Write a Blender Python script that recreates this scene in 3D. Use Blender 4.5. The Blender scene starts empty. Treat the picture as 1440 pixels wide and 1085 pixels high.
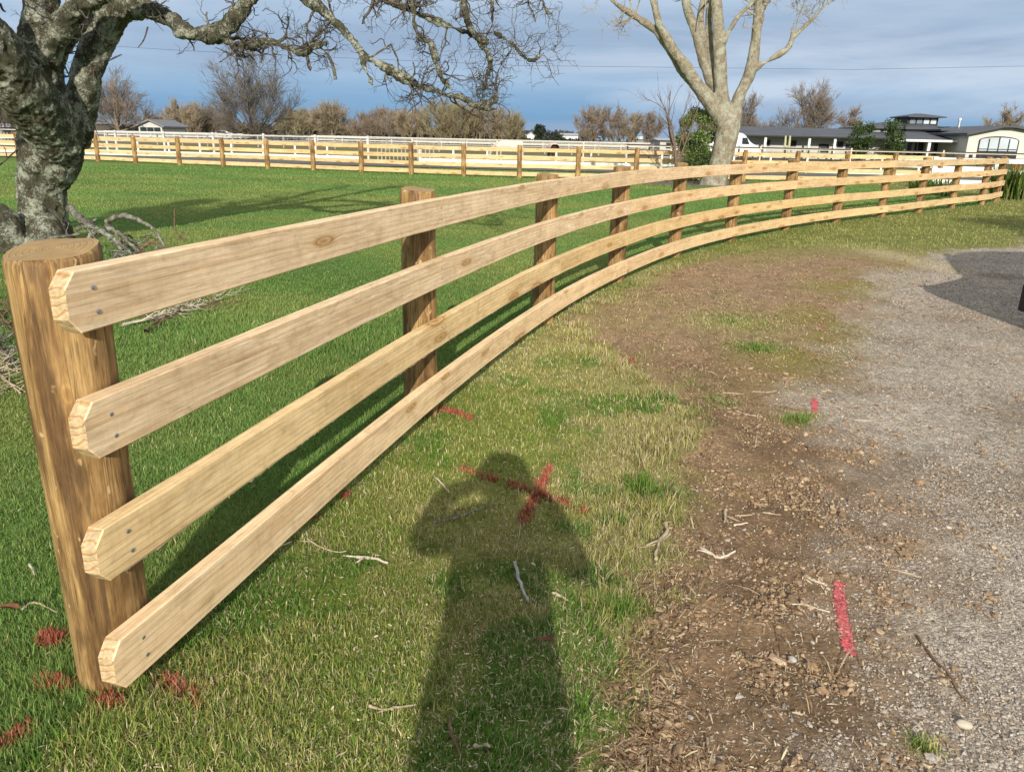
import bpy, math, random, time
import numpy as np
from mathutils import Vector, Matrix
T0 = time.time()
rng = np.random.default_rng(7)
random.seed(7)
scene = bpy.context.scene
col = bpy.data.collections.new("place"); scene.collection.children.link(col)

# ------------------------------------------------------------------ camera and survey helpers
F = 1090.0; TH = math.radians(17.7); RO = math.radians(1.3); H = 1.55
fwd = np.array([0, math.cos(TH), -math.sin(TH)])
_U = np.array([0, math.sin(TH), math.cos(TH)]); _X = np.array([1.0, 0, 0])
cr = math.cos(RO)*_X + math.sin(RO)*_U
cu = -math.sin(RO)*_X + math.cos(RO)*_U
def ray(x, y): return fwd + (x-720)/F*cr - (y-542.5)/F*cu
def G(x, y, z=0.0):                       # where a sight line meets the ground
    d = ray(x, y); return np.array([0, 0, H]) + d*((z-H)/d[2])
def at(x, y, Yd):                         # where a sight line meets the plane Y = Yd
    d = ray(x, y); return np.array([0, 0, H]) + d*(Yd/d[1])

cam_d = bpy.data.cameras.new("camera"); cam = bpy.data.objects.new("camera", cam_d); col.objects.link(cam)
cam_d.sensor_fit = 'HORIZONTAL'; cam_d.sensor_width = 36; cam_d.lens = F/1440*36
cam_d.clip_start = 0.05; cam_d.clip_end = 9000
M = Matrix((list(cr), list(cu), list(-fwd))).transposed().to_4x4(); M.translation = (0, 0, H)
cam.matrix_world = M
scene.camera = cam

# ------------------------------------------------------------------ numpy noise
def _hash(ix, iy, iz, seed):
    n = (ix.astype(np.int64)*374761393 + iy.astype(np.int64)*668265263 + iz.astype(np.int64)*2147483647 + seed*974711) & 0xffffffff
    n = ((n ^ (n >> 13))*1274126177) & 0xffffffff
    n = ((n ^ (n >> 16))*2246822519) & 0xffffffff
    return ((n ^ (n >> 15)) & 0xffffff)/float(0xffffff)
def vn2(x, y, seed=0):
    x = np.asarray(x, float); y = np.asarray(y, float)
    ix = np.floor(x); iy = np.floor(y); fx = x-ix; fy = y-iy
    fx = fx*fx*(3-2*fx); fy = fy*fy*(3-2*fy); z = np.zeros_like(ix)
    a = _hash(ix, iy, z, seed); b = _hash(ix+1, iy, z, seed); c = _hash(ix, iy+1, z, seed); d = _hash(ix+1, iy+1, z, seed)
    return (a*(1-fx)+b*fx)*(1-fy) + (c*(1-fx)+d*fx)*fy
def fbm(x, y, seed=0, o=4):
    s = 0; a = .5; t = 0
    for i in range(o):
        s = s + a*vn2(np.asarray(x)*2**i, np.asarray(y)*2**i, seed+i*17); t += a; a *= .55
    return s/t
def vn3(p, seed=0):
    i = np.floor(p); f = p-i; f = f*f*(3-2*f); r = 0
    for dx in (0, 1):
        for dy in (0, 1):
            for dz in (0, 1):
                w = (f[:, 0] if dx else 1-f[:, 0])*(f[:, 1] if dy else 1-f[:, 1])*(f[:, 2] if dz else 1-f[:, 2])
                r = r + w*_hash(i[:, 0]+dx, i[:, 1]+dy, i[:, 2]+dz, seed)
    return r
def sst(a, b, x):
    t = np.clip((x-a)/(b-a), 0, 1); return t*t*(3-2*t)

# ------------------------------------------------------------------ object helpers
def link(o, parent=None):
    col.objects.link(o)
    if parent is not None: o.parent = parent
    return o
def tag(o, label=None, cat=None, group=None, kind=None):
    if label: o['label'] = label
    if cat: o['category'] = cat
    if group: o['group'] = group
    if kind: o['kind'] = kind
    return o
def empty(name, loc=(0, 0, 0), label=None, cat=None, group=None, rz=0.0):
    o = bpy.data.objects.new(name, None); o.location = [float(v) for v in loc]; o.rotation_euler = (0, 0, rz)
    o.empty_display_size = .1
    link(o); tag(o, label, cat, group); return o
def np_obj(name, V, Fs, mats, parent=None, colr=None, smooth=False, uv=None, midx=None):
    """V (n,3); Fs list of int arrays each (m,k); one mesh object."""
    if not isinstance(Fs, (list, tuple)): Fs = [Fs]
    Fs = [np.asarray(f, np.int32) for f in Fs if len(f)]
    me = bpy.data.meshes.new(name)
    V = np.asarray(V, np.float32)
    lv = np.concatenate([f.ravel() for f in Fs]); tot = np.concatenate([np.full(len(f), f.shape[1], np.int32) for f in Fs])
    st = np.concatenate([[0], np.cumsum(tot)[:-1]]).astype(np.int32)
    me.vertices.add(len(V)); me.vertices.foreach_set('co', V.ravel())
    me.loops.add(len(lv)); me.loops.foreach_set('vertex_index', lv.astype(np.int32))
    me.polygons.add(len(tot)); me.polygons.foreach_set('loop_start', st)
    try: me.polygons.foreach_set('loop_total', tot)
    except Exception: pass
    if midx is not None: me.polygons.foreach_set('material_index', np.asarray(midx, np.int32))
    me.polygons.foreach_set('use_smooth', np.full(len(tot), bool(smooth)))
    if colr is not None:
        a = me.attributes.new('tint', 'FLOAT_COLOR', 'POINT')
        c = np.ones((len(V), 4), np.float32); c[:, :colr.shape[1]] = colr
        a.data.foreach_set('color', c.ravel())
    if uv is not None:
        l = me.uv_layers.new(name='UVMap'); l.data.foreach_set('uv', np.asarray(uv, np.float32)[lv].ravel())
    for m in (mats if isinstance(mats, (list, tuple)) else [mats]): me.materials.append(m)
    me.update(calc_edges=True)
    o = bpy.data.objects.new(name, me)
    if parent is not None and any(abs(c) > 0 for c in parent.location):   # shapes are given in world coordinates
        pass
    link(o, parent); return o
class MB:
    """collects boxes, prisms and tubes and links them as one mesh object"""
    def __init__(s): s.v = []; s.f = {}; s.n = 0
    def add(s, V, Fc, mi=0):
        V = np.asarray(V, float)
        for f in Fc: s.f.setdefault((len(f), mi), []).append([i+s.n for i in f])
        s.v.append(V); s.n += len(V); return s
    def box(s, c, d, rz=0, mi=0, taper=1.0):
        hx, hy, hz = d[0]/2, d[1]/2, d[2]/2; t = taper
        V = np.array([(-hx, -hy, -hz), (hx, -hy, -hz), (hx, hy, -hz), (-hx, hy, -hz), (-hx*t, -hy*t, hz), (hx*t, -hy*t, hz), (hx*t, hy*t, hz), (-hx*t, hy*t, hz)])
        ca, sa = math.cos(rz), math.sin(rz); V = V@np.array([[ca, sa, 0], [-sa, ca, 0], [0, 0, 1]])
        return s.add(V+np.array(c), [(0, 3, 2, 1), (4, 5, 6, 7), (0, 1, 5, 4), (1, 2, 6, 5), (2, 3, 7, 6), (3, 0, 4, 7)], mi)
    def bar(s, a, b, w, h, mi=0):
        a = np.array(a, float); b = np.array(b, float); d = b-a; L = np.linalg.norm(d); d = d/L
        u = np.cross([0, 0, 1.], d); nu = np.linalg.norm(u)
        u = np.array([1., 0, 0]) if nu < 1e-4 else u/nu
        w2 = np.cross(d, u)
        V = [p+u*x*w/2+w2*z*h/2 for p in (a, b) for x, z in ((-1, -1), (1, -1), (1, 1), (-1, 1))]
        return s.add(V, [(3, 2, 1, 0), (4, 5, 6, 7), (0, 1, 5, 4), (1, 2, 6, 5), (2, 3, 7, 6), (3, 0, 4, 7)], mi)
    def poly(s, pts, mi=0): return s.add(pts, [tuple(range(len(pts)))], mi)
    def prism(s, pts, off, mi=0):
        n = len(pts); A = np.array(pts, float); B = A+np.array(off)
        Fc = [tuple(range(n))[::-1], tuple(range(n, 2*n))]+[(i, (i+1) % n, n+(i+1) % n, n+i) for i in range(n)]
        return s.add(np.vstack([A, B]), Fc, mi)
    def tube(s, P, R, S=10, mi=0, caps=True):
        V, Q = tubes(np.array([P], float), np.array([R], float), S)
        n = len(P)
        Fc = [tuple(q) for q in Q]
        if caps: Fc += [tuple(range(S))[::-1], tuple(range((n-1)*S, n*S))]
        return s.add(V, Fc, mi)
    def build(s, name, mats, parent=None, smooth=False):
        keys = list(s.f); mi = np.concatenate([np.full(len(s.f[k]), k[1]) for k in keys])
        o = np_obj(name, np.vstack(s.v), [np.array(s.f[k]) for k in keys], mats, None, smooth=smooth, midx=mi)
        return adopt(o, parent) if parent is not None else o
def adopt(o, parent):
    """parent o (built in world coordinates) under parent, keeping it where it stands"""
    if parent.parent is None: mw = Matrix.LocRotScale(parent.location, parent.rotation_euler, None)
    else: mw = Matrix.LocRotScale(parent.parent.location, parent.parent.rotation_euler, None) @ parent.matrix_parent_inverse @ Matrix.LocRotScale(parent.location, parent.rotation_euler, None)
    o.parent = parent; o.matrix_parent_inverse = mw.inverted(); return o
def tubes(P, R, S):
    """P (N,K,3), R (N,K) -> verts, quads"""
    N, K, _ = P.shape
    T = np.gradient(P, axis=1) if K > 2 else np.repeat(P[:, 1:]-P[:, :1], 2, axis=1)
    T /= np.linalg.norm(T, axis=2, keepdims=True)+1e-9
    mean = T.mean(axis=1); ref = np.where(np.abs(mean[:, 2:3]) > .8, np.array([[1., .13, 0]]), np.array([[.05, .02, 1.]]))
    A = np.cross(T, ref[:, None, :]); A /= np.linalg.norm(A, axis=2, keepdims=True)+1e-9
    B = np.cross(T, A)
    an = np.arange(S)*2*math.pi/S
    V = P[:, :, None, :] + R[:, :, None, None]*(A[:, :, None, :]*np.cos(an)[None, None, :, None] + B[:, :, None, :]*np.sin(an)[None, None, :, None])
    i = np.arange(N)[:, None, None]*K*S; k = np.arange(K-1)[None, :, None]*S; s = np.arange(S)[None, None, :]; s2 = (s+1) % S
    Q = np.stack([i+k+s, i+k+s2, i+k+S+s2, i+k+S+s], -1).reshape(-1, 4)
    return V.reshape(-1, 3), Q
def resample(P, R, K):
    P = np.asarray(P, float); R = np.asarray(R, float)
    d = np.concatenate([[0], np.cumsum(np.linalg.norm(np.diff(P, axis=0), axis=1))]); t = np.linspace(0, d[-1], K)
    # catmull-rom on the points
    n = len(P); out = []
    for tt in t:
        i = min(max(np.searchsorted(d, tt)-1, 0), n-2); u = (tt-d[i])/(d[i+1]-d[i]+1e-9)
        p0 = P[max(i-1, 0)]; p1 = P[i]; p2 = P[i+1]; p3 = P[min(i+2, n-1)]
        out.append(.5*((2*p1)+(p2-p0)*u+(2*p0-5*p1+4*p2-p3)*u*u+(3*p1-p0-3*p2+p3)*u**3))
    return np.array(out), np.interp(t, d, R)
def grow(P, R, n, t0, t1, ang, length, ratio, K, wig, up=0.0, taper=.35, rg=rng, rmin=.001, bias=None):
    """side shoots from every polyline of a level; returns the next level"""
    N, K0, _ = P.shape
    t = t0+(t1-t0)*rg.random((N, n)); x = t*(K0-1); i = np.minimum(x.astype(int), K0-2); u = (x-i)[..., None]
    ii = np.arange(N)[:, None]
    pos = P[ii, i]*(1-u)+P[ii, i+1]*u; tan = P[ii, i+1]-P[ii, i]; tan /= np.linalg.norm(tan, axis=2, keepdims=True)+1e-9
    r0 = (R[ii, i]*(1-u[..., 0])+R[ii, i+1]*u[..., 0])*ratio*(.75+.5*rg.random((N, n)))
    r0 = np.maximum(r0, rmin)
    rv = rg.normal(size=(N, n, 3)); rv -= tan*(rv*tan).sum(2, keepdims=True); rv /= np.linalg.norm(rv, axis=2, keepdims=True)+1e-9
    a = np.radians(ang[0]+(ang[1]-ang[0])*rg.random((N, n)))[..., None]
    d = tan*np.cos(a)+rv*np.sin(a); d[..., 2] += up
    if bias is not None: d = d+np.array(bias)
    d /= np.linalg.norm(d, axis=2, keepdims=True)
    L = (length[0]+(length[1]-length[0])*rg.random((N, n)))
    pos = pos.reshape(-1, 3); d = d.reshape(-1, 3); L = L.reshape(-1); r0 = r0.reshape(-1)
    out = np.zeros((N*n, K, 3)); out[:, 0] = pos
    for k in range(1, K):
        d = d+wig*rg.normal(size=d.shape); d[:, 2] += up*.25; d /= np.linalg.norm(d, axis=1, keepdims=True)
        out[:, k] = out[:, k-1]+d*(L/(K-1))[:, None]
    rr = r0[:, None]*np.linspace(1, taper, K)[None, :]
    return out, rr
def join(levels):
    V = []; Q = []; n = 0
    for P, R, S in levels:
        v, q = tubes(P, R, S); V.append(v); Q.append(q+n); n += len(v)
    return np.vstack(V), np.vstack(Q)
def evaluated(o):
    dg = bpy.context.evaluated_depsgraph_get(); dg.update()
    me = bpy.data.meshes.new_from_object(o.evaluated_get(dg)); return me

# ------------------------------------------------------------------ materials
def mat(name):
    m = bpy.data.materials.new(name); m.use_nodes = True
    nt = m.node_tree; b = nt.nodes['Principled BSDF']; return m, nt, b
def N(nt, t, **kw):
    n = nt.nodes.new(t)
    for k, v in kw.items():
        if k in n.inputs: n.inputs[k].default_value = v
        else: setattr(n, k, v)
    return n
def L(nt, a, b): nt.links.new(a, b)
def ramp(nt, fac, stops):
    r = nt.nodes.new('ShaderNodeValToRGB'); e = r.color_ramp.elements
    while len(e) < len(stops): e.new(.5)
    for i, (p, c) in enumerate(stops): e[i].position = p; e[i].color = (*c, 1) if len(c) == 3 else c
    L(nt, fac, r.inputs[0]); return r.outputs[0]
def mix(nt, fac, a, b, mode='MIX'):
    m = nt.nodes.new('ShaderNodeMix'); m.data_type = 'RGBA'; m.blend_type = mode
    for i, v in ((0, fac), (6, a), (7, b)):
        if hasattr(v, 'is_output'): L(nt, v, m.inputs[i])
        elif i == 0: m.inputs[0].default_value = v
        else: m.inputs[i].default_value = (*v, 1) if len(v) == 3 else v
    return m.outputs[2]
def math_(nt, op, a, b=None, clamp=False):
    m = nt.nodes.new('ShaderNodeMath'); m.operation = op; m.use_clamp = clamp
    for i, v in ((0, a), (1, b)):
        if v is None: continue
        if hasattr(v, 'is_output'): L(nt, v, m.inputs[i])
        else: m.inputs[i].default_value = v
    return m.outputs[0]
def noise(nt, vec, scale, detail=4, rough=.55, dist=0.0):
    n = N(nt, 'ShaderNodeTexNoise', Scale=scale, Detail=detail, Roughness=rough, Distortion=dist)
    if vec is not None: L(nt, vec, n.inputs['Vector'])
    return n.outputs['Fac']
def mapping(nt, vec, scale=(1, 1, 1), loc=(0, 0, 0), rot=(0, 0, 0)):
    m = N(nt, 'ShaderNodeMapping'); m.inputs['Scale'].default_value = scale; m.inputs['Location'].default_value = loc; m.inputs['Rotation'].default_value = rot
    L(nt, vec, m.inputs['Vector']); return m.outputs[0]
def bump(nt, b, h, strength=.4, dist=.01):
    n = N(nt, 'ShaderNodeBump', Strength=strength, Distance=dist); L(nt, h, n.inputs['Height']); L(nt, n.outputs[0], b.inputs['Normal'])
def mottled(name, c1, c2, scale=3.0, rough=.8, bmp=.2, stretch=(1, 1, 1), detail=5):
    m, nt, b = mat(name)
    tc = N(nt, 'ShaderNodeTexCoord'); v = mapping(nt, tc.outputs['Object'], stretch)
    f = noise(nt, v, scale, detail); c = ramp(nt, f, [(.32, c1), (.68, c2)])
    L(nt, c, b.inputs['Base Color']); b.inputs['Roughness'].default_value = rough; b.inputs['Specular IOR Level'].default_value = .25
    if bmp: bump(nt, b, f, bmp, .01)
    return m
def tinted(name, rough=.8, transl=0.0, gain=(1, 1, 1), nscale=0, spec=.2):
    m, nt, b = mat(name)
    a = N(nt, 'ShaderNodeAttribute', attribute_name='tint'); c = a.outputs['Color']
    if nscale:
        tc = N(nt, 'ShaderNodeTexCoord'); f = noise(nt, tc.outputs['Object'], nscale, 3)
        c = mix(nt, 1.0, c, ramp(nt, f, [(.3, (.6, .6, .6)), (.7, (1.25, 1.25, 1.25))]), 'MULTIPLY')
    L(nt, c, b.inputs['Base Color']); b.inputs['Roughness'].default_value = rough; b.inputs['Specular IOR Level'].default_value = spec
    if transl:
        t = N(nt, 'ShaderNodeBsdfTranslucent'); L(nt, c, t.inputs['Color'])
        x = N(nt, 'ShaderNodeMixShader', Fac=transl); L(nt, b.outputs[0], x.inputs[1]); L(nt, t.outputs[0], x.inputs[2])
        L(nt, x.outputs[0], nt.nodes['Material Output'].inputs[0])
    return m

def rail_material(name, end=False, far=False):
    m, nt, b = mat(name)
    uv = N(nt, 'ShaderNodeUVMap'); oi = N(nt, 'ShaderNodeObjectInfo')
    sep = N(nt, 'ShaderNodeSeparateXYZ'); L(nt, uv.outputs[0], sep.inputs[0])
    off = math_(nt, 'MULTIPLY', oi.outputs['Random'], 37.0)
    u = math_(nt, 'ADD', sep.outputs[0], off); v = sep.outputs[1]
    if end:   # growth rings on sawn ends
        cx = N(nt, 'ShaderNodeCombineXYZ'); L(nt, sep.outputs[0], cx.inputs[0]); L(nt, v, cx.inputs[1]); L(nt, off, cx.inputs[2])
        mp = mapping(nt, cx.outputs[0], (1, 1, 0), (.06, -.30, 0))
        w = N(nt, 'ShaderNodeTexWave', wave_type='RINGS', rings_direction='Z', Scale=15.0, Distortion=5.0, Detail=4.0); w.inputs['Detail Scale'].default_value = 1.5
        L(nt, mp, w.inputs['Vector'])
        c = ramp(nt, w.outputs['Fac'], [(.0, (.56, .43, .25)), (.62, (.63, .49, .30)), (.86, (.55, .38, .19)), (1, (.43, .26, .11))])
        n2 = noise(nt, cx.outputs[0], 60, 4); c = mix(nt, .7, c, ramp(nt, n2, [(.3, (.6, .55, .5)), (.7, (1.2, 1.15, 1.1))]), 'MULTIPLY')
        L(nt, c, b.inputs['Base Color']); b.inputs['Roughness'].default_value = .75; bump(nt, b, w.outputs['Fac'], .3, .003); return m
    cv = N(nt, 'ShaderNodeCombineXYZ'); L(nt, u, cv.inputs[0]); L(nt, v, cv.inputs[1])
    # knots: cells about 0.7 m by 0.16 m
    kv = mapping(nt, cv.outputs[0], (1.5, 6.2, 1))
    vo = N(nt, 'ShaderNodeTexVoronoi', feature='F1', voronoi_dimensions='2D', Scale=1.0, Randomness=.9); L(nt, kv, vo.inputs['Vector'])
    sc = N(nt, 'ShaderNodeSeparateColor'); L(nt, vo.outputs['Color'], sc.inputs[0])
    has = math_(nt, 'GREATER_THAN', sc.outputs[0], .66)
    knear = math_(nt, 'MULTIPLY', math_(nt, 'SUBTRACT', 1.0, math_(nt, 'MULTIPLY', vo.outputs['Distance'], math_(nt, 'ADD', 2.3, math_(nt, 'MULTIPLY', sc.outputs[1], 3.0))), clamp=True), has)
    # grain bends round the knots
    vb = math_(nt, 'ADD', v, math_(nt, 'MULTIPLY', math_(nt, 'POWER', knear, 2.0), .035))
    gv = N(nt, 'ShaderNodeCombineXYZ'); L(nt, u, gv.inputs[0]); L(nt, vb, gv.inputs[1])
    g1 = noise(nt, mapping(nt, gv.outputs[0], (.55, 17, 1)), 1.6, 5, .6, .6)
    g2 = noise(nt, mapping(nt, gv.outputs[0], (2.2, 120, 1)), 1.5, 3, .7)
    g3 = noise(nt, mapping(nt, cv.outputs[0], (1.1, 4, 1)), 1.5, 4, .6)
    g4 = noise(nt, mapping(nt, gv.outputs[0], (9, 420, 1)), 1.0, 3, .7)
    ring = N(nt, 'ShaderNodeTexWave', wave_type='BANDS', bands_direction='Y', Scale=1.0, Distortion=6.0, Detail=3.0); ring.inputs['Detail Scale'].default_value = .6; L(nt, mapping(nt, gv.outputs[0], (.5, 14, 1)), ring.inputs['Vector'])
    base = ramp(nt, g1, [(.26, (.46, .325, .20)), (.42, (.55, .42, .28)), (.56, (.61, .49, .345)), (.76, (.54, .405, .26))])
    base = mix(nt, .6, base, ramp(nt, g2, [(.3, (.74, .70, .66)), (.65, (1.08, 1.08, 1.08))]), 'MULTIPLY')
    base = mix(nt, .45, base, ramp(nt, g4, [(.32, (.62, .57, .52)), (.6, (1.1, 1.1, 1.1))]), 'MULTIPLY')
    base = mix(nt, .38, base, ramp(nt, ring.outputs['Fac'], [(.0, (.70, .58, .45)), (.25, (.98, .96, .93)), (1, (1.06, 1.06, 1.06))]), 'MULTIPLY')
    blot = noise(nt, mapping(nt, cv.outputs[0], (5, 11, 1)), 1.6, 6, .68, .8)
    base = mix(nt, .75, base, ramp(nt, blot, [(.30, (.70, .66, .60)), (.47, (.97, .96, .94)), (.66, (1.14, 1.13, 1.12))]), 'MULTIPLY')
    base = mix(nt, .7, base, ramp(nt, g3, [(.3, (.80, .76, .72)), (.7, (1.14, 1.13, 1.12))]), 'MULTIPLY')
    kc = ramp(nt, knear, [(.0, (1, 1, 1)), (.40, (.88, .82, .74)), (.58, (.62, .50, .38)), (.64, (.34, .24, .15)), (.70, (.82, .66, .48)), (.84, (.66, .50, .34)), (1, (.30, .19, .11))])
    base = mix(nt, .85, base, kc, 'MULTIPLY')
    # faint cross marks of the saw and pale scuffs
    saw = noise(nt, mapping(nt, cv.outputs[0], (85, 2.5, 1)), 1.0, 2, .5)
    base = mix(nt, .17, base, ramp(nt, saw, [(.35, (.82, .80, .78)), (.6, (1.08, 1.08, 1.08))]), 'MULTIPLY')
    s1 = noise(nt, mapping(nt, cv.outputs[0], (1.6, 26, 1)), 1.3, 6, .72, 1.2)
    scf = math_(nt, 'MULTIPLY', ramp(nt, s1, [(.54, (0, 0, 0)), (.68, (1, 1, 1))]), oi.outputs['Alpha'])
    base = mix(nt, scf, base, (.80, .72, .62))
    st = noise(nt, mapping(nt, cv.outputs[0], (7, 9, 1)), 1.0, 4, .7)
    base = mix(nt, math_(nt, 'MULTIPLY', ramp(nt, st, [(.66, (0, 0, 0)), (.75, (1, 1, 1))]), .35), base, (.17, .11, .06))
    base = mix(nt, 1.0, base, oi.outputs['Color'], 'MULTIPLY')
    L(nt, base, b.inputs['Base Color']); b.inputs['Roughness'].default_value = .78; b.inputs['Specular IOR Level'].default_value = .22
    hh = math_(nt, 'ADD', math_(nt, 'MULTIPLY', g2, .6), math_(nt, 'ADD', math_(nt, 'MULTIPLY', saw, .35), math_(nt, 'MULTIPLY', s1, .5)))
    hh = math_(nt, 'SUBTRACT', hh, math_(nt, 'MULTIPLY', knear, .5))
    bump(nt, b, hh, .35, .0035)
    return m
def post_material(name, gain=1.0):
    m, nt, b = mat(name)
    tc = N(nt, 'ShaderNodeTexCoord'); oi = N(nt, 'ShaderNodeObjectInfo')
    sh = N(nt, 'ShaderNodeVectorMath', operation='ADD'); L(nt, tc.outputs['Object'], sh.inputs[0])
    rr = N(nt, 'ShaderNodeCombineXYZ'); L(nt, math_(nt, 'MULTIPLY', oi.outputs['Random'], 50.0), rr.inputs[2]); L(nt, rr.outputs[0], sh.inputs[1])
    P = sh.outputs[0]
    a = noise(nt, mapping(nt, P, (9, 9, 1.3)), 1.4, 6, .62, .5)
    d = noise(nt, mapping(nt, P, (55, 55, 4)), 1.0, 4, .65)
    c = ramp(nt, a, [(.36, (.17*gain, .095*gain, .038*gain)), (.46, (.37*gain, .225*gain, .088*gain)), (.56, (.54*gain, .36*gain, .155*gain)), (.68, (.38*gain, .225*gain, .088*gain))])
    c = mix(nt, .85, c, ramp(nt, d, [(.32, (.55, .51, .47)), (.6, (1.1, 1.1, 1.1))]), 'MULTIPLY')
    big = noise(nt, mapping(nt, P, (3.5, 3.5, 2.2)), 1.3, 4, .6); c = mix(nt, .8, c, ramp(nt, big, [(.38, (.48, .44, .40)), (.60, (1.12, 1.1, 1.06))]), 'MULTIPLY')
    d2 = noise(nt, mapping(nt, P, (170, 170, 9)), 1.0, 3, .7); c = mix(nt, .7, c, ramp(nt, d2, [(.34, (.52, .47, .42)), (.56, (1.08, 1.08, 1.08))]), 'MULTIPLY')
    crk = noise(nt, mapping(nt, P, (30, 30, .9)), 1.0, 2, .5); c = mix(nt, ramp(nt, crk, [(.488, (0, 0, 0)), (.497, (.75, .75, .75)), (.503, (.75, .75, .75)), (.512, (0, 0, 0))]), c, (.085, .05, .024))
    k = N(nt, 'ShaderNodeTexVoronoi', feature='F1', Scale=1.0); L(nt, mapping(nt, P, (11, 11, 5.5)), k.inputs['Vector'])
    kc = ramp(nt, k.outputs['Distance'], [(.0, (.30, .19, .10)), (.10, (.55, .42, .28)), (.15, (1.25, 1.12, .9)), (.2, (.75, .68, .58)), (.27, (1, 1, 1))])
    c = mix(nt, .45, c, kc, 'MULTIPLY')
    nk = noise(nt, mapping(nt, P, (26, 26, 18)), 1.0, 2, .5)
    c = mix(nt, math_(nt, 'MULTIPLY', ramp(nt, nk, [(.70, (0, 0, 0)), (.735, (1, 1, 1))]), .75), c, (.68*gain, .48*gain, .24*gain))
    dk = noise(nt, mapping(nt, P, (34, 34, 6)), 1.0, 3, .6)
    c = mix(nt, math_(nt, 'MULTIPLY', ramp(nt, dk, [(.58, (0, 0, 0)), (.68, (1, 1, 1))]), .65), c, (.10, .058, .025))
    L(nt, c, b.inputs['Base Color']); b.inputs['Roughness'].default_value = .66; b.inputs['Specular IOR Level'].default_value = .28
    bump(nt, b, math_(nt, 'ADD', math_(nt, 'MULTIPLY', d, .5), a), .5, .006)
    return m
def post_top_material(name):
    m, nt, b = mat(name)
    tc = N(nt, 'ShaderNodeTexCoord'); mp = mapping(nt, tc.outputs['Object'], (1, 1, 0))
    w = N(nt, 'ShaderNodeTexWave', wave_type='RINGS', rings_direction='Z', Scale=22.0, Distortion=1.6, Detail=3.0); L(nt, mp, w.inputs['Vector'])
    c = ramp(nt, w.outputs['Fac'], [(0, (.36, .235, .10)), (.6, (.45, .31, .14)), (1, (.28, .165, .06))])
    f = noise(nt, tc.outputs['Object'], 26, 5, .7); c = mix(nt, .6, c, ramp(nt, f, [(.3, (.6, .58, .52)), (.7, (1.2, 1.2, 1.15))]), 'MULTIPLY')
    L(nt, c, b.inputs['Base Color']); b.inputs['Roughness'].default_value = .8; bump(nt, b, f, .4, .004); return m
def bark_material(name, dark, mid, light, scale=1.0, lich=.5, zs=.5, red=None):
    m, nt, b = mat(name)
    tc = N(nt, 'ShaderNodeTexCoord'); P = tc.outputs['Object']
    a = noise(nt, mapping(nt, P, (1, 1, zs)), 14*scale, 7, .68, .5)
    c = ramp(nt, a, [(.3, dark), (.5, mid), (.72, tuple(x*1.25 for x in mid))])
    if red is not None:
        r = noise(nt, P, 5*scale, 4, .6); c = mix(nt, ramp(nt, r, [(.55, (0, 0, 0)), (.7, (1, 1, 1))]), c, red)
    l1 = noise(nt, P, 4*scale, 3, .6); l2 = noise(nt, P, 30*scale, 5, .7, 1.0)
    s = math_(nt, 'ADD', math_(nt, 'MULTIPLY', l1, .55), math_(nt, 'MULTIPLY', l2, .55))
    c = mix(nt, ramp(nt, s, [(1-lich-.02, (0, 0, 0)), (1-lich+.07, (1, 1, 1))]), c, mix(nt, l2, tuple(x*.6 for x in light), tuple(min(1, x*1.3) for x in light)))
    L(nt, c, b.inputs['Base Color']); b.inputs['Roughness'].default_value = .9; b.inputs['Specular IOR Level'].default_value = .15
    bump(nt, b, math_(nt, 'ADD', a, math_(nt, 'MULTIPLY', l2, .8)), 1.0, .035/scale)
    return m
def plain(name, c, rough=.6, metal=0.0, var=.12, scale=4.0):
    m = mottled(name, tuple(x*(1-var) for x in c), tuple(min(1, x*(1+var)) for x in c), scale, rough, 0)
    m.node_tree.nodes['Principled BSDF'].inputs['Metallic'].default_value = metal; return m

RAIL = rail_material('sawn_pine'); RAILEND = rail_material('sawn_pine_end', end=True)
POST = post_material('shaved_post', .86); POSTTOP = post_top_material('post_top')
SCREW = plain('galvanised_steel', (.45, .47, .5), .35, .9)
BARK1 = bark_material('lichen_bark', (.022, .020, .013), (.085, .082, .052), (.40, .41, .32), 1.3, .44, .6, (.085, .05, .032))
TWIG1 = bark_material('lichen_twig', (.045, .038, .032), (.12, .10, .08), (.33, .33, .27), 2.2, .40, 1)
BARK2 = bark_material('smooth_pale_bark', (.11, .088, .058), (.285, .235, .165), (.42, .42, .32), .9, .45, .7)
TWIG2 = plain('pale_twig', (.34, .29, .21), .9, 0, .3, 2)
GREY_TWIG = plain('grey_brown_twig', (.245, .20, .155), .95, 0, .3, .8)
TAN_TWIG = plain('tan_twig', (.32, .255, .17), .95, 0, .3, .8)
RUST_TWIG = plain('rusty_twig', (.26, .20, .145), .95, 0, .3, .8)
OLIVE_TWIG = plain('olive_twig', (.29, .245, .145), .95, 0, .3, .8)
ASH_TWIG = plain('ash_twig', (.17, .15, .125), .95, 0, .3, .8)
BROWN_TWIG = plain('brown_twig', (.17, .12, .085), .95, 0, .3, 3)
DARK_TWIG = plain('dark_twig', (.075, .06, .045), .95, 0, .3, .8)
WHITE = plain('white_paint', (.80, .80, .76), .45, 0, .05, 3)
GREYRAIL = plain('weathered_grey_timber', (.33, .31, .27), .85, 0, .25, 5)
DARKRAIL = plain('dark_stained_timber', (.06, .05, .042), .8, 0, .25, 5)

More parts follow.
